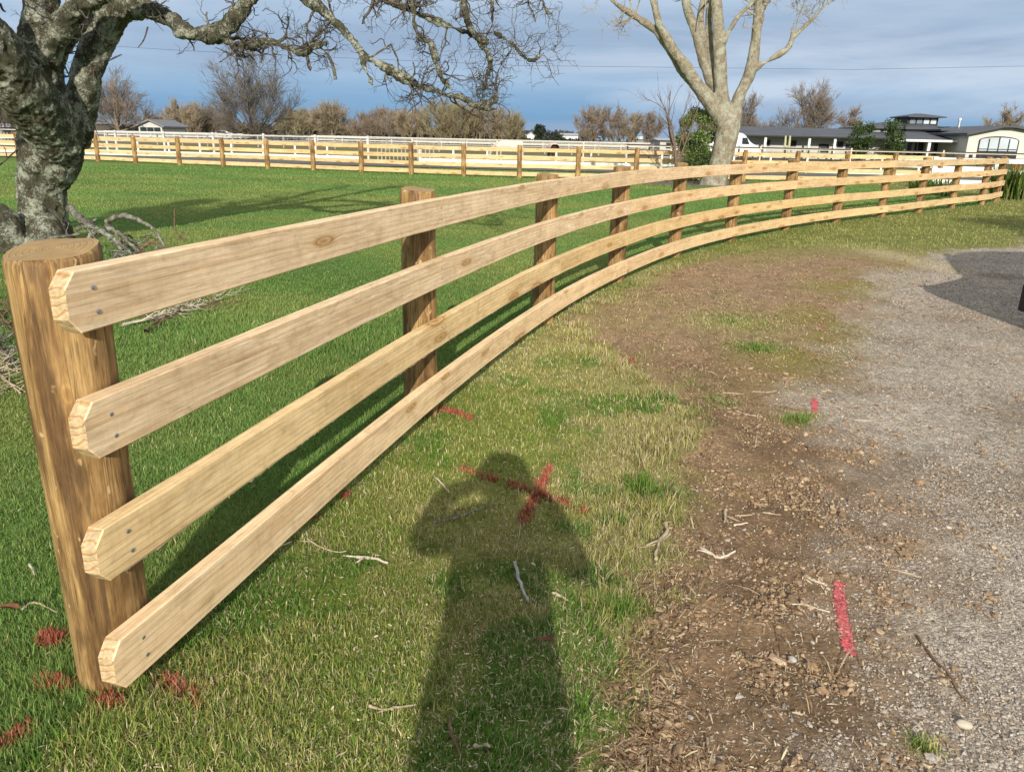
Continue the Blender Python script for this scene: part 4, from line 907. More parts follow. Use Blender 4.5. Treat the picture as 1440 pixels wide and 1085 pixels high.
# ------------------------------------------------------------------ bare trees beyond the paddocks
def bare_tree(name, px, Yd, top_px, half_w, label, group=None, m=None, stems=1, seed=1, shape='dome', dens=1.0, trunk_h=.14, thick=1.0, dark=None, base_z=0.0):
    """winter tree: px centre, distance, picture height of its top, half width in metres"""
    m = m or GREY_TWIG; rg = np.random.default_rng(seed); top = at(px, top_px, Yd); x0 = at(px, 195, Yd)[0]; h = top[2]-base_z
    t = empty(name, (x0, Yd, base_z), label, 'tree', group); o0 = np.array([x0, Yd, base_z])
    tw = .00021*Yd*thick                                         # finest twigs
    P = []; R = []; K = 8
    if shape == 'dome':
        hb = h*trunk_h; nb = 13 if stems == 1 else stems
        r0 = h*.026
        trk = np.array([o0, o0+[0, 0, hb*.5], o0+[0, 0, hb], o0+[rg.normal(0, .2), rg.normal(0, .2), hb+.25*h], o0+[rg.normal(0, .4), 0, hb+.5*h]]); trr = np.array([r0*1.35, r0, r0, r0*.6, r0*.2])
        trunk_l = resample(trk, trr, 10)
        for i in range(nb):
            a = i*2.399+rg.uniform(-.3, .3); e = math.radians(rg.uniform(12, 85)) if i else math.radians(88)
            z0 = hb*(.75+.5*rg.random())
            d = np.array([math.cos(a)*math.cos(e), math.sin(a)*math.cos(e), math.sin(e)])
            # length so that the tip meets the crown outline
            Lr = 1/math.sqrt((math.cos(e)/half_w)**2+(math.sin(e)/(h-hb*.9))**2)*rg.uniform(.72, .92)
            pts = [o0+[0, 0, z0]]
            for k in range(1, K):
                d = d+rg.normal(0, .07, 3)+[0, 0, .02]; d /= np.linalg.norm(d); pts.append(pts[-1]+d*Lr/(K-1))
            P.append(pts); R.append(np.linspace(r0*.42, r0*.07, K))
        P = np.array(P); R = np.array(R); S0 = 5
    else:                                                       # a clump of upright stems
        trunk_l = None
        for i in range(stems):
            a = rg.uniform(0, 6.283); q = math.sqrt(rg.random())*half_w*.55; b0 = o0+[math.cos(a)*q, math.sin(a)*q*.6, 0]
            lean = np.array([math.cos(a)*.45*q/half_w, math.sin(a)*.3*q/half_w, 1]); lean /= np.linalg.norm(lean)
            hh = h*(1-.45*(q/half_w)**1.5)*rg.uniform(.78, .95); d = lean; pts = [b0]
            for k in range(1, K): d = d+rg.normal(0, .05, 3); d /= np.linalg.norm(d); pts.append(pts[-1]+d*hh/(K-1))
            P.append(pts); R.append(np.linspace(max(.05, h*.010), .02, K))
        P = np.array(P); R = np.array(R)
    cw = half_w; up = .10 if shape == 'dome' else .22
    n1 = int((14 if shape == 'dome' else 11)*dens); n2 = int((9 if shape == 'dome' else 8)*dens); n3 = max(2, int((6 if shape == 'dome' else 5)*dens))
    a = grow(P, R, n1, .18, 1, (20, 60), (.14*cw+.4, .42*cw+.4), .42, 6, .10, up, .4, rg, tw*1.5)
    b_ = grow(a[0], a[1], n2, .15, 1, (20, 55), (.10*cw+.3, .24*cw+.4), .6, 5, .13, up, .4, rg, tw)
    c_ = grow(b_[0], b_[1], n3, .15, 1, (15, 50), (.05*cw+.25, .13*cw+.35), .7, 3, .12, up, .5, rg, tw*.75)
    lo = base_z+.06*h
    def cut(g, s):
        k = g[0][:, :, 2].min(1) > lo; return (g[0][k], g[1][k], s)
    mt = dark or m
    if trunk_l is not None: V, Q = join([(np.array([trunk_l[0]]), np.array([trunk_l[1]]), 8), (P, R, 5)])
    else: V, Q = join([(P, R, 5)])
    adopt(np_obj('trunk', V, Q, mt, None, smooth=True), t)
    V, Q = join([cut(a, 3), cut(b_, 3), cut(c_, 3)]); adopt(np_obj('crown', V, Q, m, None, smooth=True), t)
    return t
bare_tree('broad_bare_tree', 356, 105, 76, 7.6, 'broad domed bare tree standing alone beyond the left half of the far fence', m=ASH_TWIG, seed=4, dens=.86, trunk_h=.10, dark=DARK_TWIG)
bare_tree('bare_tree', 168, 130, 99, 6.2, 'grey bare tree just right of the lichen covered trunk, above the farmhouse', seed=5, dens=.84, trunk_h=.16)
bare_tree('bare_tree', 1134, 132, 123, 5.4, 'round grey bare tree rising behind the long low stable roof', seed=6, dens=.84, trunk_h=.2)
bare_tree('bare_tree', 1056, 140, 134, 3.9, 'smaller bare tree between the pale trunk and the round tree behind the stable', seed=7, dens=.84, trunk_h=.15)
bare_tree('bare_tree', 1408, 150, 151, 4.2, 'pale bare tree showing above the roof of the house at the far right', m=TAN_TWIG, seed=8, dens=.9, trunk_h=.2)
bare_tree('bare_tree', 1196, 150, 157, 2.6, 'small tan bare tree peeping over the right end of the stable roof', m=RUST_TWIG, seed=9, dens=.9, trunk_h=.25)
bare_tree('bare_tree', 468, 150, 147, 4.4, 'pale rounded bare tree right of the broad domed tree', m=TAN_TWIG, seed=10, dens=.9)
bare_tree('rusty_bush', -6, 90, 134, 5.2, 'reddish brown bare bush at the left edge behind the lichen covered trunk', m=RUST_TWIG, seed=11, shape='clump', stems=16)
# the hedge of willows and poplars along the horizon
specs = [(262, 160, 150, 4.2, TAN_TWIG, 'tan bare willow left of the broad domed tree'), (300, 165, 158, 4.4, RUST_TWIG, 'low brown bare willow touching the left side of the broad domed tree'), (420, 170, 162, 5.5, OLIVE_TWIG, 'low olive bare willow touching the right side of the broad domed tree'),
         (512, 118, 172, 2.6, RUST_TWIG, 'small dark brown leafless bush standing before the willow hedge'), (530, 175, 162, 5.2, RUST_TWIG, 'reddish bare willow at the left end of the willow hedge'), (556, 170, 164, 3.6, GREY_TWIG, 'thin grey bare tree between reddish and tan willows'),
         (580, 165, 160, 4.6, TAN_TWIG, 'tan bare willow left of the tallest clump of the hedge'), (634, 160, 154, 6.6, OLIVE_TWIG, 'widest golden willow in the middle of the hedge'), (676, 165, 157, 5.6, TAN_TWIG, 'golden tan willow right of the widest one'), (712, 165, 166, 4.4, OLIVE_TWIG, 'low olive willow closing the right end of the hedge'),
         (830, 150, 146, 3.2, RUST_TWIG, 'tall rusty bare poplar at the left of the poplar row'), (856, 152, 152, 3.0, GREY_TWIG, 'pale grey bare poplar second in the poplar row'), (884, 155, 158, 2.8, TAN_TWIG, 'slim tan bare poplar third in the poplar row'), (912, 150, 157, 2.6, GREY_TWIG, 'slim grey bare poplar left of the bare shrub'), (1000, 150, 160, 4.5, RUST_TWIG, 'reddish bare bush behind the green bush'), (228, 175, 166, 3.6, GREY_TWIG, 'low grey bush right of the farmhouse')]
for i, (px, Yd, tp_, hw, m, lb) in enumerate(specs):
    bare_tree('bare_willow' if 'willow' in lb else ('bare_poplar' if 'poplar' in lb else 'bare_bush'), px, Yd, tp_, hw, lb, 'bare trees along the horizon', m, stems=18 if hw > 4 else 10, seed=30+i, shape='clump', dens=.95)
print('far trees', round(time.time()-T0, 1))

# ------------------------------------------------------------------ leafy shrubs
LEAF = tinted('leaves', .55, .3, spec=.3)
def leaf_cloud(centres, radii_, n, size, pal, rg, narrow=.45):
    """small folded leaves through the volume of several clumps"""
    k = rg.integers(0, len(centres), n); d = rg.normal(size=(n, 3)); d /= np.linalg.norm(d, axis=1, keepdims=True)
    p = np.array(centres)[k]+d*np.array(radii_)[k]*(rg.random(n)**.45)[:, None]
    dirn = d+rg.normal(0, .7, (n, 3)); dirn /= np.linalg.norm(dirn, axis=1, keepdims=True); s_ = np.cross(dirn, rg.normal(size=(n, 3))); s_ /= np.linalg.norm(s_, axis=1, keepdims=True)
    l = size*(.6+.8*rg.random(n))[:, None]; V = np.stack([p, p+dirn*l*.5+s_*l*narrow*.5, p+dirn*l, p+dirn*l*.5-s_*l*narrow*.5], 1).reshape(-1, 3)
    c = np.array(pal)[rg.integers(0, len(pal), n)]*(.55+.8*rg.random(n))[:, None]*(.65+.7*rg.random(len(centres)))[k][:, None]
    q = np.arange(n*4).reshape(-1, 4); return V, q, np.repeat(c, 4, 0)
def bush(name, label, x, y, h, wd, n, size, pal, seed, trunk_h=.5, m=None, z0=.0, shape=1.0):
    rg = np.random.default_rng(seed); t = empty(name, (x, y, z0), label, 'bush'); cs = []; rs = []
    for i in range(26):
        u = rg.random(); ww = wd*(math.sin(math.pi*min(1, .16+.72*u))**.6)*shape; a = rg.uniform(0, 6.28); q = math.sqrt(rg.random())*ww*.75
        cs.append((x+math.cos(a)*q, y+math.sin(a)*q, z0+trunk_h+u*(h-trunk_h)*.93)); r = wd*rg.uniform(.22, .42); rs.append((r, r, r*.85))
    v, q, c = leaf_cloud(cs, rs, n, size, pal, rg); adopt(np_obj('foliage', v, q, LEAF, None, c), t)
    st = MB(); st.tube([(x, y, z0-.05), (x+.02, y, z0+trunk_h*.6), (x-.03, y, z0+trunk_h+.3*h)], [wd*.10, wd*.08, wd*.03], 8)
    for i in range(7): st.tube([(x, y, z0+trunk_h*.6), np.array(cs[i*3])*.5+np.array([x, y, z0+trunk_h])*.5, cs[i*3]], [wd*.05, wd*.03, wd*.01], 5)
    st.build('stem', m or DARK_TWIG, t, smooth=True); return t
gb = at(981, 230, 31.6)
bush('leafy_shrub', 'dense green leafy shrub left of the pale tree trunk', gb[0], 31.6, 2.95, .98, 13000, .085, [(.15, .23, .05), (.22, .29, .08), (.09, .16, .035), (.34, .38, .18)], 50, .42)
for i, (px, lb, hh) in enumerate([(1212, 'dark green shrub in front of the right end of the stable', 3.6), (1252, 'taller green shrub in front of the house entrance', 3.9)]):
    p = at(px, 200, 76); bush('garden_shrub', lb, p[0], 76, hh, 1.35, 3500, .2, [(.05, .09, .02), (.09, .14, .03), (.035, .06, .015)], 60+i, .3)
p = at(759, 190, 230); bush('conifer', 'small dark round conifer on the horizon between hedge and poplars', p[0], 230, 5.4, 1.9, 1500, .5, [(.03, .045, .025), (.045, .06, .03)], 64, .3)
p = at(787, 190, 220); bush('low_bush', 'low dark bush left of the long white shed', p[0], 220, 2.6, 2.0, 1200, .45, [(.045, .06, .03), (.06, .075, .035)], 65, .2)
# leafless many stemmed shrub beside it
sh = at(951, 232, 31.0); bs = empty('bare_shrub', (sh[0], 31.0, 0), 'leafless shrub with thin upright stems left of the green shrub', 'shrub')
rg = np.random.default_rng(77); st = [limb([(950, 236, 2.4), (949, 208, 2.2), (944, 190, 1.8), (938, 160, 1.3), (924, 132, .7)], 31), limb([(951, 232, 2.4), (944, 200, 2, .2), (940, 172, 1.5, .2), (943, 128, .6, .2)], 31), limb([(952, 232, 2.2), (948, 196, 1.8), (942, 168, 1.4), (930, 150, .8), (908, 138, .4)], 31), limb([(953, 232, 2), (962, 206, 1.6), (956, 180, 1.2), (966, 150, .7)], 31), limb([(953, 230, 2), (966, 196, 1.4, -.2), (976, 168, 1, -.2), (984, 140, .5, -.2)], 31), limb([(952, 226, 1.8), (958, 196, 1.4), (968, 172, .9), (972, 146, .4)], 31)]
P = np.array([resample(p, r, 14)[0] for p, r in st]); R = np.array([np.maximum(resample(p, r, 14)[1]*.62, .007) for p, r in st])
a = grow(P, R, 7, .3, 1, (15, 45), (.3, 1.1), .5, 7, .1, .2, .4, rg, .006); b_ = grow(a[0], a[1], 3, .2, 1, (20, 50), (.2, .6), .6, 5, .1, .2, .4, rg, .005)
V, Q = join([(P, R, 6)]); adopt(np_obj('trunk', V, Q, BROWN_TWIG, None, smooth=True), bs); V, Q = join([(a[0], a[1], 4), (b_[0], b_[1], 3)]); adopt(np_obj('crown', V, Q, BROWN_TWIG, None, smooth=True), bs)
# strap leaved clump at the end of the fence
def strap_plant(name, label, x, y, n, h, seed, spread=.5, flowers=0):
    rg = np.random.default_rng(seed); t = empty(name, (x, y, 0), label, 'plant'); a = rg.uniform(0, 6.28, n); q = np.sqrt(rg.random(n))*spread
    bx, by = x+np.cos(a)*q*1.0, y+np.sin(a)*q; out_ = rg.uniform(.15, .85, n)*h; ln = h*rg.uniform(.6, 1.1, n); th = a+rg.normal(0, .7, n); K = 6; s_ = np.linspace(0, 1, K)
    P = np.stack([bx[:, None]+np.cos(th)[:, None]*out_[:, None]*s_**1.8, by[:, None]+np.sin(th)[:, None]*out_[:, None]*s_**1.8, ln[:, None]*(s_*1.25-.42*(out_/h)[:, None]*s_**3)], -1)
    wd = .018*rg.uniform(.7, 1.3, n)[:, None]*np.array([.8, 1, 1, .8, .5, .08]); sd = np.stack([-np.sin(th), np.cos(th), np.zeros(n)], 1)
    V = np.stack([P-sd[:, None, :]*wd[..., None], P+sd[:, None, :]*wd[..., None]], 2).reshape(-1, 3); i = (np.arange(n)*K*2)[:, None]+(np.arange(K-1)*2)[None, :]; i = i.ravel()
    Q = np.stack([i, i+1, i+3, i+2], 1); c = np.array([(.10, .17, .03), (.17, .22, .05), (.06, .11, .02), (.30, .28, .10)])[rg.choice(4, n, p=[.4, .3, .2, .1])]*(.6+.7*rg.random(n))[:, None]
    adopt(np_obj('leaves', V, Q, LEAF, None, np.repeat(c, K*2, 0)), t)
    for k in range(flowers):
        fx, fy, fz = x+rg.uniform(-.35, .2), y-.2+rg.uniform(-.2, .2), h*rg.uniform(.95, 1.1); w_ = MB(); w_.tube([(fx, fy, 0), (fx, fy, fz)], [.012, .008], 5)
        fo = w_.build('flower_stalk', LEAF, t); v, q_, cc_ = leaf_cloud([(fx, fy, fz)], [(.09, .09, .09)], 60, .07, [(.55, .20, .03), (.6, .3, .05)], rg); adopt(np_obj('petals', v, q_, LEAF, None, cc_), fo)
    return t
p = at(1437, 270, 26.2); strap_plant('strap_leaf_plant', 'clump of green strap leaves with orange blooms at the far end of the curved fence', p[0], 26.4, 620, .98, 80, .8, 3)
for i, (px, lb) in enumerate([(1296, 'low green plant seen through the second and third rails near the far end'), (1322, 'small leafy plant beside it behind the rails with a pale bloom')]):
    p = at(px, 258, 27.5); strap_plant('border_plant', lb, p[0], 27.5, 120, .62, 83+i, .35)
print('shrubs', round(time.time()-T0, 1))

# ------------------------------------------------------------------ buildings
ROOF = plain('dark_grey_roofing', (.085, .09, .10), .6, 0, .15, .6); WALL = plain('cream_render', (.62, .60, .53), .85, 0, .05, .5); WALL2 = plain('grey_cladding', (.50, .49, .46), .85, 0, .07, .7)
GLASS = plain('dark_glass', (.03, .04, .045), .12, 0, .2, .4); BLIND = plain('pale_blinds', (.50, .56, .58), .5, 0, .12, .5); FRAME = plain('dark_frame', (.03, .032, .035), .5, 0, .1, 2); STEEL = plain('bright_flue', (.55, .56, .57), .35, .8, .1, 2)
def W(px, py, Yd): return at(px, py, Yd)
def quad_front(mb, px0, py0, px1, py1, Yd, depth, mi=0):
    """upright box whose front stands at Yd between two picture corners"""
    a = W(px0, py1, Yd); b_ = W(px1, py0, Yd); x0, x1 = a[0], b_[0]; z0, z1 = min(a[2], b_[2]), max(a[2], b_[2])
    return mb.box(((x0+x1)/2, Yd+depth/2, (z0+z1)/2), (x1-x0, depth, z1-z0))
def wbox(x0, x1, y0, y1, z0, z1): 
    m = MB(); m.box(((x0+x1)/2, (y0+y1)/2, (z0+z1)/2), (x1-x0, y1-y0, z1-z0)); return m
def hip(x0, x1, y0, y1, z0, z1, inset, th=.18):
    m = MB(); V = [(x0, y0, z0), (x1, y0, z0), (x1, y1, z0), (x0, y1, z0), (x0, y0, z0+th), (x1, y0, z0+th), (x1, y1, z0+th), (x0, y1, z0+th), (x0+inset, (y0+y1)/2, z1), (x1-inset, (y0+y1)/2, z1)]
    m.add(V, [(3, 2, 1, 0), (0, 1, 5, 4), (1, 2, 6, 5), (2, 3, 7, 6), (3, 0, 4, 7), (4, 5, 9, 8), (6, 7, 8, 9), (5, 6, 9), (7, 4, 8)]); return m
# long low stable
SY = 92.0
x0 = W(1036, 200, SY)[0]; x1 = W(1262, 200, SY)[0]; ez = W(1140, 191.5, SY)[2]; rz_ = W(1140, 178.5, SY)[2]
stb = empty('stable_building', ((x0+x1)/2, SY, 0), 'long low pale stable with a grey pitched roof and a white posted veranda', 'building')
wbox(x0+.4, x1-.4, SY+2.0, SY+9, -.1, ez+.1).build('wall', WALL2, stb)
rf = MB(); V = [(x0, SY, ez), (x1, SY, ez), (x1, SY+5.5, rz_), (x0, SY+5.5, rz_), (x0, SY+11, ez), (x1, SY+11, ez)]; V2 = [(a_, b_, c_-.16) for a_, b_, c_ in V]
rf.add(V+V2, [(0, 1, 2, 3), (3, 2, 5, 4), (7, 6, 9, 8), (8, 9, 10, 11), (0, 6, 7, 1), (4, 5, 11, 10), (0, 3, 9, 6), (3, 4, 10, 9), (1, 7, 8, 2), (2, 8, 11, 5)]); rf.build('roof', ROOF, stb)
gt = MB(); gt.bar((x0, SY-.08, ez-.08), (x1, SY-.08, ez-.08), .14, .14); gt.build('gutter', FRAME, stb)
for px in (1076, 1138, 1174, 1210):
    p = W(px, 200, SY+.2); m_ = MB(); m_.box((p[0], SY+.25, (ez-.2)/2-.03), (.26, .26, ez-.14)); m_.build('veranda_post', WHITE, stb)
for a_, b_ in ((1079, 1083), (1112, 1120), (1152, 1166), (1178, 1186), (1190, 1204)):
    xa, xb = W(a_, 200, SY+2)[0], W(b_, 200, SY+2)[0]; tall = b_-a_ > 9
    wbox(xa, xb, SY+1.95, SY+2.03, .4 if tall else 1.35, 1.7 if tall else 2.0).build('stable_door' if tall else 'window', FRAME, stb)
for px in (1104, 1110): 
    p = W(px, 200, 88); m_ = MB(); m_.tube([(p[0], 88, -.1), (p[0]+.03, 88, 1.6), (p[0], 88, W(px, 191, 88)[2])], [.13, .12, .10], 8)
    o = m_.build('pale_pole', plain('pale_green_timber', (.45, .47, .28), .8)); tag(o, ('left' if px == 1104 else 'right')+' one of two pale green poles before the stable wall', 'pole')
# the house with the lantern
HY = 88.0
house = empty('house', (W(1320, 200, HY)[0], HY, 0), 'cream two storey house with a glazed roof lantern, veranda and big arched window', 'house')
def X(px, Yd=HY): return W(px, 200, Yd)[0]
def Z(px, py, Yd=HY): return W(px, py, Yd)[2]
uy = HY+8
zt = Z(1262, 181.5, uy); wbox(X(1224, uy), X(1332, uy), uy, uy+9, -.1, zt).build('wall', WALL, house)
hip(X(1221, uy), X(1343, uy), uy-.6, uy+9.6, zt, Z(1280, 172, uy+4), 3.6).build('roof', ROOF, house)
for a_, b_, c_, d_ in ((1238, 182, 1243, 187), (1247, 181, 1255, 188), (1262, 182.5, 1275, 189)):
    mb = MB(); quad_front(mb, a_, b_, b_ if False else c_, d_, uy-.05, .12); mb.build('window', GLASS, house)
lz0, lz1 = Z(1290, 175.5, uy+3), Z(1290, 165.3, uy+3)
lw = wbox(X(1271, uy+3), X(1314, uy+3), uy+3, uy+6.4, lz0-.8, lz1); lan = lw.build('lantern', FRAME, house)
for i in range(4):
    xa = X(1274.5+i*9.7, uy+3); xb = X(1282.0+i*9.7, uy+3); wbox(xa, xb, uy+2.95, uy+3.02, lz0+.12, lz1-.12).build('pane', BLIND if i > 1 else plain('lantern_glass', (.20, .23, .25), .15), lan)
hip(X(1267.5, uy+3), X(1321, uy+3), uy+2.2, uy+7.2, lz1, Z(1293, 159.5, uy+4), 1.9, .12).build('lantern_roof', ROOF, house)
# veranda range
vz0, vz1 = Z(1310, 197, HY+1), Z(1310, 189.5, HY+5)
wbox(X(1262, HY+5), X(1368, HY+5), HY+4.6, HY+8, -.1, Z(1310, 196, HY+5)).build('wall', WALL2, house)
vr = MB(); xa, xb = X(1261), X(1366); V = [(xa, HY+.6, vz0), (xb, HY+.6, vz0+.02), (xb, HY+7.6, vz1+.35), (xa+2.6, HY+7.6, vz1+.35)]; vr.add(V+[(q[0], q[1], q[2]-.2) for q in V], [(0, 1, 2, 3), (7, 6, 5, 4), (0, 4, 5, 1), (1, 5, 6, 2), (2, 6, 7, 3), (3, 7, 4, 0)]); vr.build('veranda_roof', ROOF, house)
fb = MB(); fb.bar((xa, HY+.5, vz0-.1), (xb, HY+.5, vz0-.08), .1, .22); fb.build('fascia', WHITE, house)
for px in (1312, 1364): p = X(px); m_ = MB(); m_.box((p, HY+.8, vz0/2-.12), (.3, .3, vz0-.2)); m_.build('veranda_post', WHITE, house)
for a_, b_, nm in ((1278, 1283, 'window'), (1288, 1290.5, 'window'), (1293, 1300, 'door'), (1315, 1333, 'window'), (1351, 1361, 'window')):
    z0_ = .15 if nm == 'door' else .75; wbox(X(a_, HY+4.5), X(b_, HY+4.5), HY+4.5, HY+4.62, z0_, 2.05).build(nm, GLASS, house)
for i in range(3):
    px = 1279+i*5
# middle dark roof piece and flue
wbox(X(1326, HY+4), X(1366, HY+4), HY+4.4, HY+9, Z(1340, 192, HY+4), Z(1340, 184, HY+4)).build('clerestory', FRAME, house)
hip(X(1319, HY+4), X(1385, HY+4), HY+3.8, HY+10, Z(1340, 184.3, HY+4), Z(1350, 178.5, HY+7), 3).build('roof', ROOF, house)
m_ = MB(); fx = X(1344, HY+6); m_.tube([(fx, HY+6, 2.5), (fx, HY+6, Z(1345, 168.5, HY+6))], [.14, .14], 10); fl = m_.build('flue', STEEL, house)
m_ = MB(); m_.tube([(fx, HY+6, Z(1345, 168.4, HY+6)), (fx, HY+6, Z(1345, 166.6, HY+6))], [.22, .2], 10); m_.build('flue_cap', STEEL, fl)
# gabled end with the arched window
GY = HY-1.5; ga, gb_ = X(1361, GY), X(1362, GY)+9.4; gz = Z(1365, 189, GY); gp = Z(1411, 180, GY); gm_x = X(1411, GY)
pts = [(ga, GY, -.1), (gb_, GY, -.1), (gb_, GY, gz), (gm_x+.6, GY, gp), (gm_x-.6, GY, gp), (ga, GY, gz)]; m_ = MB(); m_.prism(pts, (0, 9, 0)); m_.build('wall', WALL, house)
def slab(a_, b_): 
    m = MB(); V = [(a_[0], GY-.7, a_[1]), (b_[0], GY-.7, b_[1]), (b_[0], GY+9.6, b_[1]), (a_[0], GY+9.6, a_[1])]; m.add([(q[0], q[1], q[2]+.03) for q in V]+[(q[0], q[1], q[2]+.24) for q in V], [(3, 2, 1, 0), (4, 5, 6, 7), (0, 1, 5, 4), (1, 2, 6, 5), (2, 3, 7, 6), (3, 0, 4, 7)]); return m
slab((ga-.6, gz-.12), (gm_x-.6, gp)).build('roof', ROOF, house); slab((gm_x-.596, gp), (gm_x+.596, gp)).build('roof', ROOF, house); slab((gm_x+.6, gp), (gb_+.6, gz-.12)).build('roof', ROOF, house)
ax0, ax1 = X(1376, GY), X(1433, GY); az0, azs, azt = .62, Z(1376, 197.5, GY), Z(1404, 191.8, GY)
def arch(x0_, x1_, z0_, zs, zt_, n=14):
    c = [(x0_, z0_), (x1_, z0_)]; 
    for i in range(n+1): t = math.pi*i/n; c.append(((x0_+x1_)/2+(x1_-x0_)/2*math.cos(t), zs+(zt_-zs)*math.sin(t)))
    return c
m_ = MB(); m_.prism([(x, GY-.05, z) for x, z in arch(ax0, ax1, az0, azs, azt)], (0, .045, 0)); aw = m_.build('arched_window', FRAME, house)
m_ = MB(); m_.prism([(x, GY-.075, z) for x, z in arch(ax0+.14, ax1-.14, az0+.75, azs+.02, azt-.12)], (0, .02, 0)); m_.build('pane', BLIND, aw)
for i in range(1, 4): xx = ax0+(ax1-ax0)*i/4; wbox(xx-.06, xx+.06, GY-.11, GY-.08, az0+.1, azt-.2*abs(i-2)-.06).build('mullion', FRAME, aw)
wbox(ax0+.1, ax1-.1, GY-.108, GY-.082, 1.5, 1.58).build('mullion', FRAME, aw)
wbox(X(1366, GY), X(1369.5, GY), GY-.3, GY-.02, .2, .95).build('meter_box', FRAME, house)
print('house', round(time.time()-T0, 1))
# farmhouse far left, sheds on the horizon
def gable_house(name, label, px0, px1, py_e, py_r, Yd, m_w, m_r, dep=8, win=2, front=True):
    xa, xb = W(px0, 190, Yd)[0], W(px1, 190, Yd)[0]; ze, zr = W(px0, py_e, Yd)[2], W(px0, py_r, Yd)[2]; h_ = empty(name, ((xa+xb)/2, Yd, 0), label, 'building')
    xm = (xa+xb)/2
    if front:
        m = MB(); m.prism([(xa, Yd, -.1), (xb, Yd, -.1), (xb, Yd, ze), (xm, Yd, zr), (xa, Yd, ze)], (0, dep, 0)); m.build('wall', m_w, h_)
        for s_ in (-1, 1):
            e_ = xa-.5 if s_ < 0 else xb+.5; sl = (zr-ze)/(xb-xm); m = MB(); V = [(e_, Yd-.5, ze-.5*sl+.02), (xm, Yd-.5, zr+.02), (xm, Yd+dep+.5, zr+.02), (e_, Yd+dep+.5, ze-.5*sl+.02)]; m.add(V+[(q[0], q[1], q[2]+.22) for q in V], [(0, 1, 2, 3), (7, 6, 5, 4), (0, 4, 5, 1), (1, 5, 6, 2), (2, 6, 7, 3), (3, 7, 4, 0)]); m.build('roof', m_r, h_)
    else:
        wbox(xa, xb, Yd, Yd+dep, -.1, ze).build('wall', m_w, h_); m = MB(); V = [(xa-.3, Yd-.4, ze+.01), (xb+.3, Yd-.4, ze+.01), (xb+.3, Yd+dep/2, zr), (xa-.3, Yd+dep/2, zr), (xb+.3, Yd+dep+.4, ze+.01), (xa-.3, Yd+dep+.4, ze+.01)]
        m.add(V, [(0, 1, 2, 3), (3, 2, 4, 5), (5, 4, 1, 0), (0, 3, 5), (1, 4, 2)]); m.build('roof', m_r, h_)
    for i in range(win): xw = xa+(xb-xa)*(i+.7)/(win+.4); wbox(xw-.5, xw+.5, Yd-.06, Yd-.005, .9, min(2.0, ze-.2)).build('window', GLASS, h_)
    return h_
PALE = plain('pale_cladding', (.55, .54, .50), .8); PALER = plain('pale_iron_roof', (.40, .40, .41), .6)
gable_house('farmhouse', 'small pale gabled farmhouse just right of the lichen covered trunk', 196, 229, 177, 169.5, 128, PALE, plain('grey_iron', (.20, .20, .21), .6), 9, 3)
gable_house('shed', 'long low open shed left of the farmhouse behind the lichen covered trunk', 128, 192, 174, 171.5, 134, plain('dark_boards', (.09, .085, .075), .9), PALER, 7, 0, False)
gable_house('shed', 'long white shed on the horizon left of the poplar row', 790, 813, 190.5, 187, 260, WHITE, PALER, 10, 0, False)
gable_house('shed', 'tiny white gabled shed beside the right end of the willow hedge', 741, 752, 190, 186.5, 270, WHITE, PALER, 9, 0, True)
gable_house('shed', 'low white roofed shed right of the poplar row', 889, 914, 196, 191.5, 175, plain('grey_boards', (.25, .25, .24), .9), WHITE, 9, 0, False)
gable_house('shed', 'small white farm shed left of the reddish bush at the left end of the hedge', 480, 494, 187, 184.5, 200, WHITE, PALER, 9, 0, True)
gable_house('barn', 'low grey barn standing behind the leafless shrub', 929, 960, 197.5, 194, 84, WALL2, PALER, 6, 1, False)
gable_house('shed', 'grey shed at the left edge behind the reddish bush', -20, 24, 178.5, 173, 100, plain('grey_blue_boards', (.30, .31, .32), .9), PALER, 7, 2, False)
# hedge line and far belt of trees
def belt(name, label, xa, xb, Yd, h, m_cols, seed, n):
    rg = np.random.default_rng(seed); cs = []; rs = []
    for i in range(90): u = rg.random(); cs.append((xa+(xb-xa)*u, Yd+rg.uniform(-4, 4), h*(.35+.35*fbm(np.array([u*9]), np.array([seed]), 3)[0]))); rs.append(((xb-xa)/60+1.5, 3, h*rg.uniform(.3, .5)))
    v, q, c = leaf_cloud(cs, rs, n, h*.28, m_cols, rg, .7); v[:, 2] = np.maximum(v[:, 2], 0); o = np_obj(name, v, q, LEAF, None, c); tag(o, label, 'trees', kind='stuff'); return o
belt('distant_treeline', 'hazy belt of distant trees along the horizon', -460, 520, 620, 7.5, [(.10, .12, .11), (.13, .135, .12), (.085, .10, .095)], 5, 16000)
belt('dark_hedge', 'low dark clipped hedge along the paddocks on the horizon', W(690, 190, 210)[0], W(835, 190, 210)[0], 210, 1.7, [(.035, .045, .022), (.05, .055, .03)], 6, 5000)
belt('low_scrub', 'low brown scrub at the foot of the hedge of bare trees', W(480, 190, 182)[0], W(742, 190, 182)[0], 182, 2.6, [(.13, .11, .06), (.09, .075, .045), (.16, .12, .07)], 7, 7000)
belt('brown_scrub', 'low brown scrub behind the broad bare tree', W(215, 190, 185)[0], W(450, 190, 185)[0], 185, 3.2, [(.13, .10, .06), (.10, .08, .05), (.15, .13, .07)], 8, 7000)

# overhead wire
m_ = MB(); m_.tube([(-200, 150, 22), (-130, 150, 17.9), (-60, 150, 15.2), (0, 150, 14.0), (60, 150, 14.6), (140, 150, 17.8), (230, 150, 22)], [.022]*7, 4); tag(m_.build('overhead_wire', FRAME), 'thin dark overhead wire crossing the sky behind the pale tree', 'wire')

